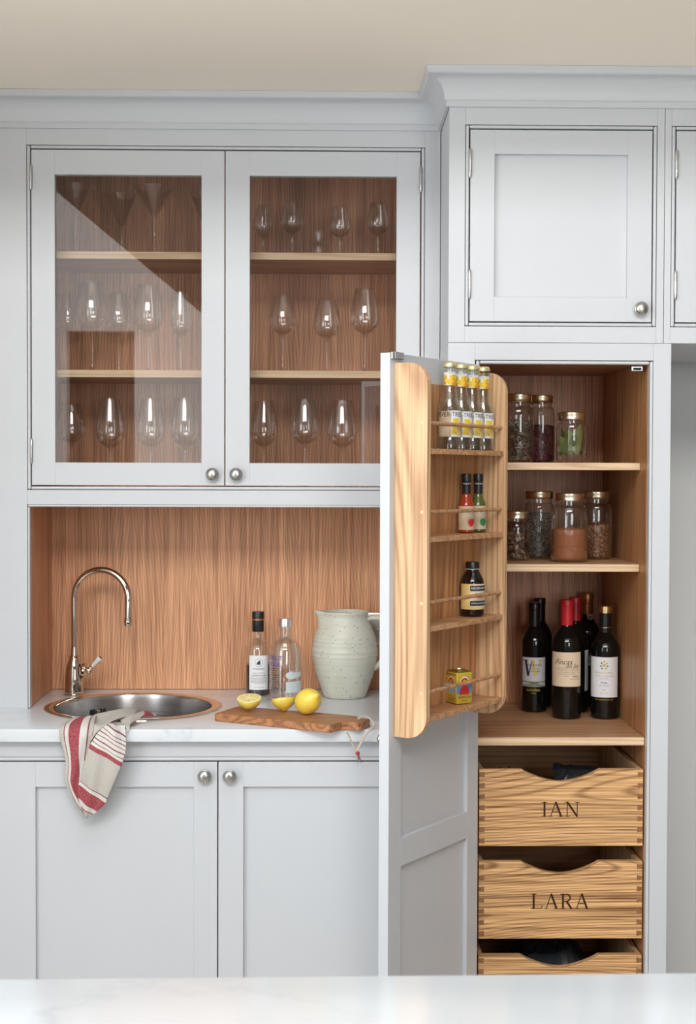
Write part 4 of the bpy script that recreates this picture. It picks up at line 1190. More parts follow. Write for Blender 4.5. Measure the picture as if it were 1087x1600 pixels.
wrap_text('label_text', 'MONTE ACERO', 0.0066, 'ink_gold', lb, r, 0.1160, ac, 0.95, 0, 0.0008)
wrap_text('label_text', 'denominacion de origen calificada', 0.0038, 'ink_grey', lb, r, 0.1085, ac, 0.9, 0.2, 0.0008)
wrap_text('label_text', 'gran seleccion', 0.0038, 'ink_grey', lb, r, 0.1020, ac, 0.95, 0.2, 0.0008)
wrap_text('label_text', 'RIOJA', 0.0062, 'ink', lb, r, 0.0915, ac, 1.0, 0, 0.0008)
wrap_text('label_text', 'estate bottled', 0.0042, 'ink_grey', lb, r, 0.0845, ac, 1, 0, 0.0008)
wrap_text('label_text', '2014', 0.0050, 'ink_grey', lb, r, 0.0735, ac, 1, 0, 0.0008)
wrap_text('label_text', '75cl  13.5%', 0.0042, 'ink_grey', lb, r, 0.0655, ac, 1, 0, 0.0008)
wrap_text('label_text', 'THE SUPREME SELECTION', 0.0044, 'ink_gold', t, r, 0.0495, ac, 0.95, 0, 0.0006)

# ------------------------------------------------------------------ preserving jars
def jar(x, y, z, r, h, label, rn=None):
    t = thing('preserving_jar', (x, y, z + 0.0003), label, 'jar', 'preserving jars in the larder', yaw(x, y))
    rn = rn or r * 0.83
    zl = h - 0.019
    P = [(0, 0.0008), (r * 0.80, 0.0008), (r - 0.003, 0.004), (r, 0.010), (r, zl * 0.74)]
    for k in range(1, 9):
        tt = k / 8
        P.append((rn + (r - rn) * math.cos(tt * PI / 2) ** 0.8, zl * 0.74 + math.sin(tt * PI / 2) * zl * 0.19))
    P += [(rn, zl + 0.010)]
    b = obj('jar_glass', lathe(P, 44), 'jar', t)
    # embossed panel lines
    for zz in (0.26, 0.44):
        obj('embossed_band', lathe([(r + 0.0001, zl * zz), (r + 0.0009, zl * zz + 0.0008), (r + 0.0001, zl * zz + 0.0016)], 44), 'jar', b)
    ld = obj('lid', lathe([(rn + 0.0005, zl), (rn + 0.0034, zl), (rn + 0.0040, zl + 0.0012), (rn + 0.0030, zl + 0.0030), (rn + 0.0030, zl + 0.0110), (rn + 0.0038, zl + 0.0130), (rn + 0.0034, zl + 0.0172), (rn + 0.0018, zl + 0.0190), (0, zl + 0.0190)], 44), 'lidgold', t)
    return t, r, h
def speck(name, c1, c2, c3, scale, rough=0.7):
    t = NT(name)
    v = t.n('ShaderNodeTexVoronoi'); tc = t.coords((1, 1, 1)); t.l(tc, v.inputs['Vector']); v.inputs['Scale'].default_value = scale
    sp = t.n('ShaderNodeSeparateColor'); t.l(v.outputs['Color'], sp.inputs[0])
    col = t.ramp(sp.outputs[0], [(0.0, c1), (0.45, c2), (0.75, c2), (1.0, c3)])
    dk = t.mix(t.ramp(v.outputs['Distance'], [(0.25, 0.0), (0.75, 0.7)]), col, tuple(q * 0.25 for q in c1))
    return t.bsdf(dk, rough, 0, t.bump(v.outputs['Distance'], 0.8, 0.002))
M['seeds'] = speck('black_seeds', (0.04, 0.034, 0.03), (0.15, 0.12, 0.095), (0.42, 0.36, 0.28), 330)
M['grains'] = speck('red_grains', (0.17, 0.055, 0.022), (0.32, 0.13, 0.055), (0.60, 0.40, 0.22), 300)
M['spice'] = NT('ground_red_spice').bsdf((0.34, 0.115, 0.042), 0.9)
M['petals'] = speck('dried_red_petals', (0.05, 0.008, 0.012), (0.11, 0.018, 0.028), (0.22, 0.05, 0.05), 150)
def heap(name, label, cat, x, y, z, r, h, mat, dome=0.004, r2=None):
    P = [(0, 0.0032), (r * 0.78, 0.0032), (r - 0.0045, 0.0075), (r - 0.0025, 0.013), (r - 0.0025, h * 0.8), (r2 or (r - 0.0025), h - 0.001), ((r2 or r) * 0.5, h + dome * 0.6), (0, h + dome)]
    o = obj(name, lathe(P, 40), mat, None, True, 60)
    o.location = (x, y, z + 0.0003)
    return tag(o, label, cat, None, 'stuff')
Z2, Z1 = 1.282, 1.520
S = [('spice', 0.5960, 0.255, Z2, 0.0440, 0.1655), ('grains', 0.6850, 0.375, Z2, 0.0385, 0.1690), ('seeds', 0.5420, 0.385, Z2, 0.0390, 0.1685), ('bark', 0.4740, 0.300, Z2, 0.0340, 0.1210)]
jar(*S[0][1:], 'large front jar half full of ground red spice on the lower jar shelf', 0.71 * S[0][4])
heap('ground_spice', 'ground reddish-brown spice filling half the front jar', 'spice', *S[0][1:5], 0.0790, 'spice')
jar(*S[1][1:], 'jar of red and pale grains beside the spice jar, nearest the side panel', 0.78 * S[1][4])
heap('red_grains', 'reddish grains filling half the jar nearest the side panel', 'grain', *S[1][1:5], 0.0860, 'grains', 0.006)
jar(*S[2][1:], 'tall jar full of small dark seeds on the lower jar shelf', 0.82 * S[2][4])
heap('dark_seeds', 'small dark seeds filling the tall jar', 'seeds', *S[2][1:5], 0.1150, 'seeds', 0.0, 0.034)
jar(*S[3][1:], 'short jar of dried mushrooms half hidden by the door rack', 0.76 * S[3][4])
U = [('herbs', 0.4780, 0.300, Z1, 0.0375, 0.1680), ('petals', 0.5460, 0.385, Z1, 0.0345, 0.1700), ('bay', 0.6045, 0.275, Z1, 0.0372, 0.1230)]
jar(*U[0][1:], 'tall jar of dried herb stalks on the upper jar shelf next to the door rack', 0.78 * U[0][4])
jar(*U[1][1:], 'tall jar of dark red dried petals behind the herb jar', 0.76 * U[1][4])
heap('dried_petals', 'dark red dried petals in the jar behind the herbs', 'petals', *U[1][1:5], 0.0950, 'petals', 0.003)
jar(*U[2][1:], 'short jar holding green bay leaves on the upper jar shelf', 0.82 * U[2][4])
# dried herb stalks and mushrooms: many small slips in one mass each
def slips(name, label, cat, x, y, z, r, h, n, ln, wd, mats):
    bm = nbm()
    g = random.Random(len(name) * 13 + n)
    for i in range(n):
        rr = (r - 0.0055) * math.sqrt(g.random()) if i % 3 else (r - 0.006)
        a = g.random() * 2 * PI
        c = Vector((rr * math.cos(a), rr * math.sin(a), 0.008 + g.random() * (h - 0.012)))
        d = Vector((-math.sin(a) * g.uniform(0.3, 1), math.cos(a) * g.uniform(0.3, 1), g.uniform(-1, 1))).normalized()
        w = d.cross(Vector((math.cos(a), math.sin(a), 0.2))).normalized()
        l_ = ln * g.uniform(0.5, 1.2)
        pts = [c - d * l_ / 2, c + w * wd / 2, c + d * l_ / 2, c - w * wd / 2]
        for p in pts:
            q = math.hypot(p.x, p.y)
            if q > r - 0.004:
                p.x *= (r - 0.004) / q; p.y *= (r - 0.004) / q
            p.z = min(max(p.z, 0.0035), h)
        f = bm.faces.new([bm.verts.new(p) for p in pts]); f.material_index = g.randrange(len(mats))
    o = obj(name, bm, mats[0], None, False)
    for m_ in mats[1:]:
        o.data.materials.append(M[m_])
    o.location = (x, y, z + 0.0003)
    return tag(o, label, cat, None, 'stuff')
M['herb_a'] = plain('grey_green_herb', (0.10, 0.105, 0.06), 0.8)
M['herb_b'] = plain('pale_herb_stalk', (0.26, 0.24, 0.15), 0.8)
M['herb_c'] = plain('brown_herb', (0.10, 0.055, 0.03), 0.8)
M['mush_a'] = plain('brown_dried_mushroom', (0.09, 0.05, 0.03), 0.8)
M['mush_b'] = plain('tan_dried_mushroom', (0.36, 0.21, 0.11), 0.8)
slips('dried_herbs', 'grey-green dried herb stalks in the tall jar next to the door rack', 'herbs', *U[0][1:5], 0.110, 520, 0.018, 0.0030, ['herb_a', 'herb_b', 'herb_c'])
slips('dried_mushrooms', 'brown and tan dried mushroom pieces in the short half-hidden jar', 'mushrooms', *S[3][1:5], 0.072, 260, 0.016, 0.009, ['mush_a', 'mush_a', 'mush_b'])
# bay leaves
def leafy():
    t = NT('bay_leaf')
    oi = t.n('ShaderNodeObjectInfo')
    return t.bsdf(t.mix(oi.outputs['Random'], (0.10, 0.13, 0.035), (0.26, 0.27, 0.08)), 0.55)
M['bay'] = leafy()
bm = nbm()
cols = []
for i in range(9):
    t_ = -1 + 2 * i / 8
    w = 0.0105 * (1 - abs(t_) ** 2.2) + 0.0003
    cols.append([bm.verts.new((-w, 0.0035 * (w / 0.0105) ** 2, 0.026 * t_)), bm.verts.new((0, 0, 0.026 * t_)), bm.verts.new((w, 0.0035 * (w / 0.0105) ** 2, 0.026 * t_))])
for A, B in zip(cols, cols[1:]):
    bm.faces.new((A[0], A[1], B[1], B[0])); bm.faces.new((A[1], A[2], B[2], B[1]))
leaf_me = mesh_of('bay_leaf', bm, 'bay', True, 70)
xx, yy = U[2][1], U[2][2]
g = random.Random(21)
spots = []
for i in range(20):
    a = -PI / 2 + (i % 9 - 4) * 0.36 + g.uniform(-0.12, 0.12) if i < 13 else g.uniform(0.3, 2.8)
    rr = (0.0255, 0.0205)[i % 2]
    spots.append((rr * math.cos(a), rr * math.sin(a), 0.0345 + 0.022 * g.random() + (0.010 if i % 3 == 0 else 0), g.uniform(-4, 4), g.uniform(-48, 48), math.degrees(a) + 90 + g.uniform(-8, 8)))
for i, (dx, dy, dz, rx, ry, rz) in enumerate(spots):
    o = obj('bay_leaf', leaf_me, None, None)
    o.location = (xx + dx, yy + dy, Z1 + dz); o.scale = (1.25, 1, 1.18); o.rotation_euler = (R(rx), R(ry), R(rz))
    tag(o, 'dried green bay leaf inside the short jar on the upper jar shelf', 'leaf', 'bay leaves in the jar')

# ------------------------------------------------------------------ door rack contents
def on_door(u, n, z):
    p = DOORM @ Vector((u, n, z)); return (p.x, p.y, p.z)
fev = None
tr_ = 0.0246
labels4 = ('tonic bottle nearest the rack edge on the top rack shelf, showing most of its label', 'second tonic bottle from the rack edge on the top rack shelf', 'third tonic bottle from the rack edge on the top rack shelf', 'tonic bottle nearest the door hinge on the top rack shelf')
def fruit_print():
    t = NT('yellow_fruit_print')
    v = t.n('ShaderNodeTexVoronoi'); t.l(t.coords((1, 1, 1)), v.inputs['Vector']); v.inputs['Scale'].default_value = 150
    sp = t.n('ShaderNodeSeparateColor'); t.l(v.outputs['Color'], sp.inputs[0])
    return t.bsdf(t.ramp(sp.outputs[0], [(0, (0.80, 0.55, 0.03)), (0.45, (0.82, 0.66, 0.10)), (0.7, (0.75, 0.30, 0.02)), (0.9, (0.85, 0.80, 0.60))], 'CONSTANT'), 0.5)
M['fruit'] = fruit_print()
crown_me = None
for i, u in enumerate((0.2000, 0.1498, 0.0999, 0.0500)):
    p = on_door(u, 0.0345, RACKZ[0] + 0.0003)
    t = thing('tonic_bottle', p, labels4[i], 'bottle', 'tonic bottles in the door rack', R(8))
    t.scale = (1, 1, 1.11)
    P = [(0, 0.003), (tr_ - 0.006, 0.0012), (tr_ - 0.002, 0.0006), (tr_, 0.003), (tr_, 0.022), (tr_ - 0.0008, 0.0235), (tr_ - 0.0008, 0.073), (tr_, 0.0745), (tr_ - 0.001, 0.082), (tr_ - 0.005, 0.094), (tr_ - 0.010, 0.107), (0.0128, 0.117), (0.0122, 0.122), (0.0118, 0.150), (0.0130, 0.1515), (0.0130, 0.156), (0.0120, 0.157), (0.0120, 0.160)]
    k_ = 1.03
    P = [(a, b_ * k_) for a, b_ in P]
    obj('bottle_glass', lathe(P, 36), 'tonic', t)
    obj('tonic', lathe([(0, 0.008), (tr_ - 0.005, 0.008), (tr_ - 0.0035, 0.012), (tr_ - 0.0035, 0.079), (tr_ - 0.009, 0.098), (0, 0.098)], 30), 'glass', t)
    bm = nbm()
    rg = []
    for rr_, zz in ((0.0148, 0.1590), (0.0150, 0.1625), (0.0138, 0.1665), (0.0120, 0.1680)):
        rg.append([bm.verts.new(((rr_ * (1 + (0.05 if (q % 2 and zz < 0.164) else 0))) * math.cos(q * PI / 21), (rr_ * (1 + (0.05 if (q % 2 and zz < 0.164) else 0))) * math.sin(q * PI / 21), zz)) for q in range(42)])
    for A, B in zip(rg, rg[1:]):
        for q in range(42):
            bm.faces.new((A[q], A[(q + 1) % 42], B[(q + 1) % 42], B[q]))
    bm.faces.new(rg[-1])
    obj('crown_cap', bm, plain('pale_gold_cap', (0.78, 0.68, 0.34), 0.32, 0.7), t)
    # neck label, body label
    nl = wrap_patch('neck_label', 'fruit', t, 0.0128, 0.1235, 0.1435, -1.55, 1.5, 0.0006)
    wrap_patch('neck_label_top', 'white_label', nl, 0.0128, 0.1435, 0.1485, -1.55, 1.5, 0.0006)
    wrap_text('label_text', 'LEMON', 0.0040, 'ink_grey', nl, 0.0128, 0.146, 0.0, 1, 0, 0.0009)
    bl = wrap_patch('body_label', 'white_label', t, tr_ - 0.0006, 0.0245, 0.0745, -0.10, 1.15, 0.0006)
    wrap_patch('label_print', 'fruit', bl, tr_ - 0.0006, 0.0290, 0.0595, -0.02, 1.05, 0.0009)
    wrap_patch('label_print', 'yellow_label', bl, tr_ - 0.0006, 0.0270, 0.0430, 0.40, 1.05, 0.0012)
    wrap_text('label_text', 'FEVER-TREE', 0.0125, 'ink', bl, tr_ - 0.0006, 0.0670, -0.22, 0.92, 0, 0.0012)
    wrap_text('label_text', 'TONIC', 0.0062, 'ink', bl, tr_ - 0.0006, 0.0475, 0.45, 1.0, 0, 0.0015)
    wrap_patch('back_label', 'frost', t, tr_ - 0.0006, 0.0255, 0.0735, 1.30, 1.75, 0.0006)
    wrap_patch('back_label', 'kraft_label', t, tr_ - 0.0006, 0.0245, 0.0735, -1.45, -0.12, 0.0004)
# chilli sauces
for u, mt_, fm, lab, lm in ((0.1235, 'chili_red', 'ink_red', 'small bottle of red chilli sauce with black cap on the second rack shelf', 'kraft_label'), (0.0690, 'chili_green', 'ink_green', 'small bottle of green chilli sauce with black cap on the second rack shelf', 'kraft_label')):
    p = on_door(u, 0.034, RACKZ[1] + 0.0003)
    t = thing('sauce_bottle', p, lab, 'bottle', 'chilli sauces in the door rack', R(10))
    r_ = 0.0178
    obj('bottle_glass', lathe([(0, 0.0008), (r_ - 0.003, 0.0008), (r_, 0.004), (r_, 0.058), (r_ - 0.002, 0.067), (r_ - 0.007, 0.078), (0.0092, 0.086), (0.0085, 0.094)], 32), mt_, t)
    cp = obj('cap_sleeve', lathe([(0.0094, 0.086), (0.0100, 0.0868), (0.0100, 0.112), (0.0112, 0.1135), (0.0112, 0.1280), (0.0102, 0.1300), (0, 0.1302)], 32), 'black', t)
    wrap_text('cap_text', 'Fresh & hot', 0.0045, 'ink_white', cp, 0.0104, 0.108, 0.0, 0.9, 0, 0.0006)
    lb = wrap_patch('paper_label', lm, t, r_, 0.0075, 0.0590, -1.45, 1.35, 0.0004)
    wrap_text('label_text', 'Chilli', 0.0080, 'ink', lb, r_, 0.050, 0.35, 1, 0.3, 0.0007)
    wrap_text('label_text', 'sauce', 0.0050, 'ink_grey', lb, r_, 0.0435, 0.25, 1, 0.2, 0.0007)
    fr = [(0.0, -0.0085), (0.0050, -0.0065), (0.0085, -0.001), (0.0085, 0.0045), (0.005, 0.0075), (0.0, 0.0070), (-0.005, 0.0075), (-0.0080, 0.0035), (-0.0075, -0.002), (-0.0045, -0.0068)]
    wrap_patch('label_fruit', fm, lb, r_, 0, 0, 0, 0, 0.0008, [(0.38 + a / r_, 0.0230 + b_) for a, b_ in fr])
    for s in (-1, 0, 1):
        wrap_patch('label_leaf', 'ink_green' if fm == 'ink_red' else 'ink_olive', lb, r_, 0, 0, 0, 0, 0.0011, [(0.38 + (s * 0.004) / r_, 0.0290), (0.38 + (s * 0.006 + 0.0022) / r_, 0.0310), (0.38 + (s * 0.009) / r_, 0.0325), (0.38 + (s * 0.006 - 0.0015) / r_, 0.0325)])
# vanilla
p = on_door(0.0960, 0.0352, RACKZ[2] + 0.0003)
t = thing('vanilla_bottle', p, 'small dark brown bottle with cream label on the third rack shelf', 'bottle', None, R(12))
r_ = 0.0262
obj('bottle_glass', lathe([(0, 0.001), (r_ - 0.004, 0.0008), (r_, 0.005), (r_, 0.073), (r_ - 0.002, 0.082), (r_ - 0.008, 0.094), (0.0140, 0.101), (0.0132, 0.106)], 36), 'brownglass', t)
cp = obj('cap', lathe([(0.0150, 0.1050), (0.0155, 0.1055), (0.0155, 0.1185), (0.0145, 0.1200), (0, 0.1202)], 36), 'black', t)
obj('cap_ring', lathe([(0.0140, 0.1035), (0.0152, 0.1037), (0.0152, 0.1046), (0.0140, 0.1048)], 36), 'ink_white', t)
lb = wrap_patch('paper_label', 'yellow_label', t, r_, 0.0165, 0.0725, -1.5, 1.35, 0.0004)
wrap_patch('label_panel', 'cream_label', lb, r_, 0.0225, 0.0715, -0.55, 1.25, 0.0006)
wrap_patch('label_panel', 'ink', lb, r_, 0.0570, 0.0690, -0.50, 1.25, 0.0009)
wrap_patch('label_panel', 'ink', lb, r_, 0.0245, 0.0355, -0.50, 1.25, 0.0009)
wrap_text('label_text', 'NIELSEN-MASSEY', 0.0068, 'ink_white', lb, r_, 0.0630, 0.40, 0.82, 0, 0.0012)
wrap_text('label_text', 'Vanillas', 0.0075, 'ink_grey', lb, r_, 0.0515, 0.30, 1, 0.35, 0.0010)
wrap_text('label_text', 'Pure', 0.0055, 'ink_grey', lb, r_, 0.0420, 0.30, 1, 0.2, 0.0010)
wrap_text('label_text', 'VANILLA EXTRACT', 0.0056, 'ink_white', lb, r_, 0.0300, 0.40, 0.88, 0, 0.0012)
wrap_text('label_text', '118ml', 0.0040, 'ink_grey', lb, r_, 0.0195, 0.55, 1, 0, 0.0010)
# spice tin
p = on_door(0.1520, 0.0340, RACKZ[3] + 0.0003)
t = thing('spice_tin', p, 'square yellow paprika tin with gold lid on the bottom rack shelf', 'tin', None, R(8))
a_ = 0.0205
obj('tin_body', box(-a_, a_, -a_, a_, 0.0008, 0.0690, 0.0025, 3), 'tin_yellow', t)
ld = obj('lid', box(-a_ + 0.001, a_ - 0.001, -a_ + 0.001, a_ - 0.001, 0.0691, 0.0715, 0.0015, 2), 'tin_lid', t)
obj('plug', lathe([(0, 0.0716), (0.0150, 0.0716), (0.0160, 0.0731), (0.0145, 0.0741), (0.0140, 0.0726), (0, 0.0726)], 30), 'tin_lid', ld)
t.rotation_euler = (0, 0, R(30))
def flat_patch(name, mt_, parent, O, ex, pts, lift):
    ex = Vector(ex); nn = ex.cross(Vector((0, 0, 1)))
    bm = nbm()
    bm.faces.new([bm.verts.new(Vector(O) + ex * x_ + Vector((0, 0, z_ * 1.14)) + nn * lift) for x_, z_ in pts])
    return obj(name, bm, mt_, parent, False)
for O, ex, first in (((-a_, 0, 0), (0, -1, 0), True), ((0, -a_, 0), (1, 0, 0), False)):
    sq = lambda x0, x1, z0, z1: [(x0, z0), (x1, z0), (x1, z1), (x0, z1)]
    flat_patch('tin_picture', 'tin_blue' if not first else 'tin_pale', t, O, ex, sq(-0.020, 0.020, 0.0205, 0.0380), 0.0003)
    if first:
        for k in range(6):
            flat_patch('tin_picture_detail', ('tin_blue', 'ink_grey')[k % 2], t, O, ex, sq(-0.018 + k * 0.006, -0.0145 + k * 0.006, 0.021, 0.030 + 0.003 * ((k * 5) % 3)), 0.0006)
    else:
        flat_patch('tin_picture_detail', 'ink_red', t, O, ex, [(-0.014, 0.019), (0.012, 0.018), (0.012, 0.028), (0.007, 0.036), (-0.004, 0.037), (-0.011, 0.030)], 0.0006)
    flat_patch('tin_arch', 'ink_white', t, O, ex, [(0.012 * math.cos(q * PI / 10), 0.0400 + 0.0125 * math.sin(q * PI / 10)) for q in range(11)], 0.0006)
    flat_patch('tin_arch', 'ink_red', t, O, ex, [(0.0105 * math.cos(q * PI / 10), 0.0402 + 0.0105 * math.sin(q * PI / 10)) for q in range(11)], 0.0009)
    flat_patch('tin_arch', 'tin_yellow', t, O, ex, [(0.0068 * math.cos(q * PI / 10), 0.0404 + 0.0066 * math.sin(q * PI / 10)) for q in range(11)], 0.0012)
    flat_text('tin_text', 'PIMENTON', 0.0070, 'ink', t, Vector(O) + Vector((0, 0, 0.0635 if first else 0.0150)), ex, (0, 0, 1), 0.95, 0, 0.0005)
    flat_text('tin_text', 'de la Vera' if first else 'ahumado', 0.0042, 'ink', t, Vector(O) + Vector((0, 0, 0.0175 if first else 0.0080)), ex, (0, 0, 1), 1, 0, 0.0005)
    if first:
        for k in range(3):
            flat_patch('tin_line', 'ink', t, O, ex, sq(-0.012, 0.016 - 0.004 * (k % 2), 0.0105 - k * 0.003, 0.0112 - k * 0.003), 0.0005)

# ------------------------------------------------------------------ packets in the drawers
def crumpled(name, loc, sx, sy, sz, seed, mat, label, cat):
    b = bmesh.new()
    bmesh.ops.create_grid(b, x_segments=14, y_segments=9, size=0.5)
    g = random.Random(seed)
    for v in b.verts:
        x_, y_ = v.co.x, v.co.y
        pil = max(0.0, (1 - (2 * x_) ** 4)) * max(0.0, (1 - (2 * y_) ** 4))
        v.co = Vector((x_ * sx + g.uniform(-1, 1) * 0.003, y_ * sy + g.uniform(-1, 1) * 0.003, sz * (0.30 + 0.70 * pil * g.uniform(0.75, 1.0))))
    top = list(b.verts)
    # closed underside
    ret = bmesh.ops.duplicate(b, geom=b.verts[:] + b.edges[:] + b.faces[:])
    for e in ret['geom']:
        if isinstance(e, bmesh.types.BMVert):
            e.co.z = max(0.0, sz * 0.30 - (e.co.z - sz * 0.30) * 0.5) if e.co.z > sz * 0.31 else e.co.z
    bmesh.ops.remove_doubles(b, verts=b.verts[:], dist=1e-5)
    mn = min(v.co.z for v in b.verts)
    for v in b.verts: v.co.z -= mn
    bmesh.ops.recalc_face_normals(b, faces=b.faces[:])
    o = obj(name, b, mat, None, False)
    o.location = loc
    return tag(o, label, cat)
M['packet_dark'] = plain('dark_foil_packet', (0.030, 0.032, 0.036), 0.30)
M['packet_clear'] = plain('grey_plastic_packet', (0.050, 0.058, 0.066), 0.22)
o = crumpled('snack_packet', (0.610, 0.215, 0.7215), 0.115, 0.145, 0.040, 3, 'packet_dark', 'crumpled dark foil packet with pale print standing in the uppermost drawer', 'packet')
o.rotation_euler = (R(62), R(4), R(-6))
flat_text('packet_print', 'olao', 0.022, 'ink_white', o, (0.010, 0.028, 0.0440), (1, 0, 0), (0, 1, 0), 1.0, 0.2, 0.0005)
flat_text('packet_print', 'sel', 0.014, 'ink_blue', o, (0.036, 0.044, 0.0440), (1, 0, 0), (0, 1, 0), 1.0, 0.2, 0.0005)
o2 = crumpled('snack_packet', (0.455, 0.310, 0.6515), 0.13, 0.24, 0.118, 5, 'packet_dark', 'dark packet with thin gold line lying in the uppermost drawer', 'packet')
obj('gold_line', box(-0.020, 0.030, -0.118, -0.114, 0.050, 0.0525), 'gold', o2, False)
crumpled('snack_packet', (0.560, 0.300, 0.2185), 0.22, 0.26, 0.138, 9, 'packet_clear', 'shiny grey plastic packet filling the lowest drawer', 'packet')
# ------------------------------------------------------------------ tea towel hung over the sink edge
TA= [[(-0.5677, 0.1, 0.9328), (-0.5166, 0.1, 0.9365)], [(-0.5824, 0.04, 0.9285), (-0.5115, 0.04, 0.9379)], [(-0.5846, -0.007, 0.921), (-0.5087, -0.007, 0.9181)], [(-0.5809, -0.012, 0.8977), (-0.515, -0.012, 0.8871)], [(-0.5728, -0.014, 0.8697), (-0.5228, -0.014, 0.859)], [(-0.5692, -0.015, 0.8433), (-0.5294, -0.015, 0.8237)], [(-0.5712, -0.016, 0.8151), (-0.5338, -0.016, 0.8044)], [(-0.5603, -0.016, 0.7796), (-0.5367, -0.016, 0.792)], [(-0.5448, -0.014, 0.7524), (-0.5325, -0.014, 0.772)], [(-0.5294, -0.012, 0.7249), (-0.5223, -0.012, 0.727)]]
TB= [[0, (-0.53, -0.008, 0.7225), (-0.523, -0.014, 0.7232)], [25, (-0.5459, -0.012, 0.7555), (-0.5083, -0.018, 0.7327)], [50, (-0.5462, -0.016, 0.776), (-0.4985, -0.022, 0.7407)], [110, (-0.5409, -0.02, 0.8017), (-0.4788, -0.026, 0.7605)], [150, (-0.5356, -0.022, 0.8092), (-0.4743, -0.028, 0.7708)], [250, (-0.529, -0.028, 0.8406), (-0.459, -0.034, 0.8065)], [345, (-0.5145, -0.03, 0.8887), (-0.4411, -0.036, 0.8475)], [385, (-0.5078, -0.028, 0.9), (-0.4379, -0.034, 0.8594)], [415, (-0.5032, -0.026, 0.9081), (-0.4347, -0.032, 0.8696)], [445, (-0.4979, -0.024, 0.9159), (-0.4332, -0.03, 0.8781)], [475, (-0.4913, -0.021, 0.9235), (-0.4329, -0.027, 0.8881)], [505, (-0.4847, -0.014, 0.929), (-0.4338, -0.02, 0.8974)], [535, (-0.4766, -0.002, 0.9336), (-0.4362, -0.008, 0.9094)], [560, (-0.4711, 0.026, 0.9338), (-0.4418, 0.02, 0.924)], [600, (-0.464, 0.076, 0.9306), (-0.4432, 0.07, 0.9269)]]
TC= [[(-0.5242, 0.09, 0.9382), (-0.5143, -0.016, 0.8931)], [(-0.502, 0.1, 0.9424), (-0.4991, -0.012, 0.9162)], [(-0.4743, 0.11, 0.9466), (-0.4719, 0.0, 0.9365)], [(-0.45, 0.12, 0.9479), (-0.4521, 0.03, 0.941)], [(-0.4311, 0.13, 0.9418), (-0.4264, 0.08, 0.9384)]]
TD= [[(-0.4571, 0.04, 0.9364), (-0.4328, -0.012, 0.9137)], [(-0.4441, 0.05, 0.9405), (-0.4279, -0.004, 0.9211)], [(-0.4287, 0.07, 0.9422), (-0.4293, 0.02, 0.9294)], [(-0.4181, 0.1, 0.9438), (-0.4166, 0.06, 0.9334)], [(-0.4125, 0.12, 0.942), (-0.4071, 0.1, 0.9387)]]
TE= [[(-0.4293, 0.13, 0.9374), (-0.4194, 0.11, 0.9193)], [(-0.4121, 0.14, 0.9391), (-0.4059, 0.12, 0.9176)], [(-0.4026, 0.16, 0.9313), (-0.3968, 0.13, 0.9159)], [(-0.3971, 0.17, 0.9221), (-0.3849, 0.135, 0.9165)]]
def towel_mat():
    t = NT('striped_linen')
    uv = t.n('ShaderNodeUVMap'); uv.uv_map = 'weave'
    sp = t.n('ShaderNodeSeparateXYZ'); t.l(uv.outputs[0], sp.inputs[0])
    s = t.math('DIVIDE', sp.outputs[0], 620.0)
    lin, wht, red, dk = (0.46, 0.42, 0.37), (0.62, 0.59, 0.54), (0.30, 0.018, 0.03), (0.19, 0.015, 0.028)
    st = [(0, lin), (25, dk), (30, wht), (50, red), (110, wht), (146, dk), (154, lin), (332, dk), (334, red), (356, wht)]
    for k in range(7):
        a = 380 + k * 28
        st += [(a, dk), (a + 6.5, wht)]
    st += [(585, dk), (590, lin)]
    # node ramps hold 32 stops
    col = t.ramp(s, [(a / 620.0, c) for a, c in st], 'CONSTANT')
    n = t.noise(t.coords((900, 900, 260)), 1.0, 2)
    n2 = t.noise(t.coords((260, 900, 900)), 1.0, 2)
    f = t.math('MULTIPLY', t.math('ADD', n, n2), 0.5)
    col2 = t.mix(t.ramp(f, [(0.42, 0.0), (0.70, 0.26)]), col, (0.80, 0.76, 0.72))
    return t.bsdf(col2, 0.9, 0, t.bump(f, 0.4, 0.0008), 0, 0.2)
M['linen'] = towel_mat()
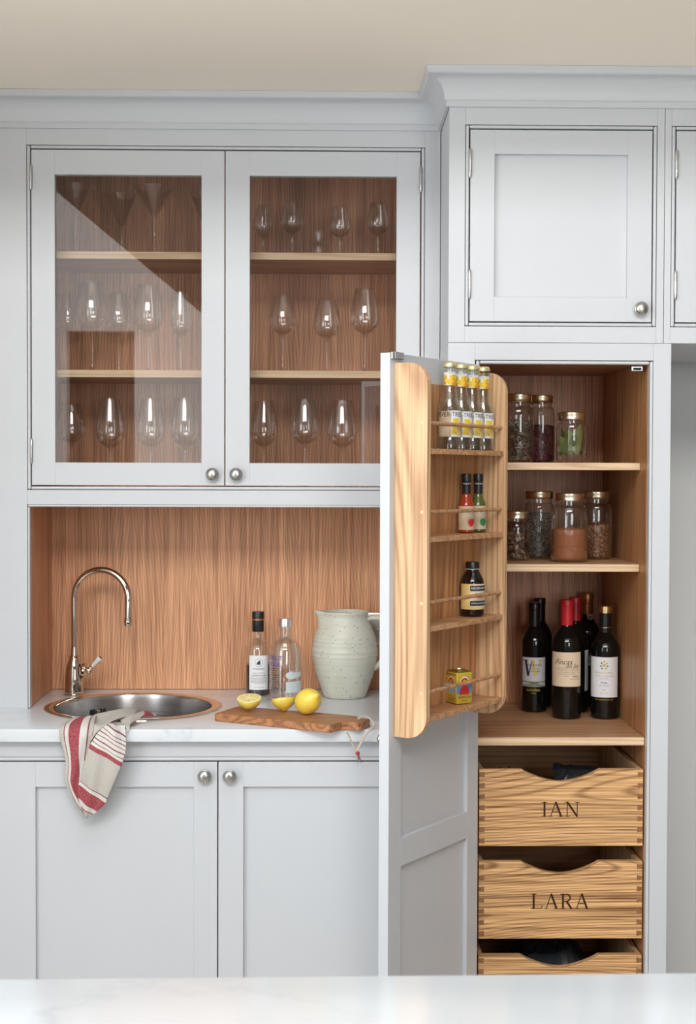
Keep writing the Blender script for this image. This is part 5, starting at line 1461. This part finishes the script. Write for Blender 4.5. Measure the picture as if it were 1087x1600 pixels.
def cloth(name, rows, svals, parent, n=10, wav=0.002, thick=0.0014, seed=1):
    """rows: list of [left, right] points; svals: per row (s_left, s_right) weave coordinate or None"""
    g = random.Random(seed)
    Ls = smooth_path([r[0] for r in rows], 3); Rs = smooth_path([r[1] for r in rows], 3)
    m = len(Ls)
    sl = []
    for i in range(len(svals) - 1):
        for k in range(3):
            t_ = k / 3
            sl.append(tuple(svals[i][q] + (svals[i + 1][q] - svals[i][q]) * t_ for q in range(2)))
    sl.append(svals[-1])
    bm = nbm()
    uvl = bm.loops.layers.uv.new('weave')
    grid = []
    ph = g.random() * 6
    for i in range(m):
        row = []
        for j in range(n + 1):
            t_ = j / n
            p = Ls[i].lerp(Rs[i], t_)
            w = math.sin(t_ * PI)
            p = p + Vector((0, -wav * w * (1.2 + math.sin(t_ * 9 + i * 0.25 + ph)), wav * 0.4 * w * math.sin(i * 0.7 + ph)))
            if p.y > -0.004:
                p.z = max(p.z, 0.9290)
            elif p.z < 0.924:
                p.y = min(p.y, -0.0095)
            v = bm.verts.new(p)
            row.append((v, sl[i][0] + (sl[i][1] - sl[i][0]) * t_))
        grid.append(row)
    for A, B in zip(grid, grid[1:]):
        for j in range(n):
            q = (A[j], A[j + 1], B[j + 1], B[j])
            f = bm.faces.new([v for v, _ in q])
            for lp_, (_, s_) in zip(f.loops, q):
                lp_[uvl].uv = (s_, 0.0)
    bmesh.ops.recalc_face_normals(bm, faces=bm.faces[:])
    bmesh.ops.translate(bm, vec=-Vector(tw.location), verts=bm.verts[:])
    o = obj(name, bm, 'linen', parent, True, 80)
    md = o.modifiers.new('thickness', 'SOLIDIFY'); md.thickness = thick; md.offset = 0
    sd = o.modifiers.new('soft', 'SUBSURF'); sd.levels = 1; sd.render_levels = 1
    return o
tw = thing('tea_towel', (-0.50, 0.02, 0.92), 'crumpled linen tea towel with red stripes hanging over the worktop from the sink', 'towel')
sA = [(2, 178)] * 3 + [(2, 172), (2, 165), (2, 140), (2, 128), (2, 122), (2, 105), (0, 30)]
cloth('hanging_band', TA, sA, tw, 12, 0.0045, seed=2)
cloth('hanging_fold', [[r[1], r[2]] for r in TB], [(r[0], r[0]) for r in TB], tw, 10, 0.005, seed=3)
cloth('top_fold', TC, [(200, 200)] * len(TC), tw, 8, 0.006, seed=4)
cloth('side_fold', TD, [(230, 300)] * len(TD), tw, 6, 0.003, seed=5)
cloth('sink_end', TE, [(60, 100), (60, 100), (60, 100), (40, 20)], tw, 6, 0.003, seed=6)
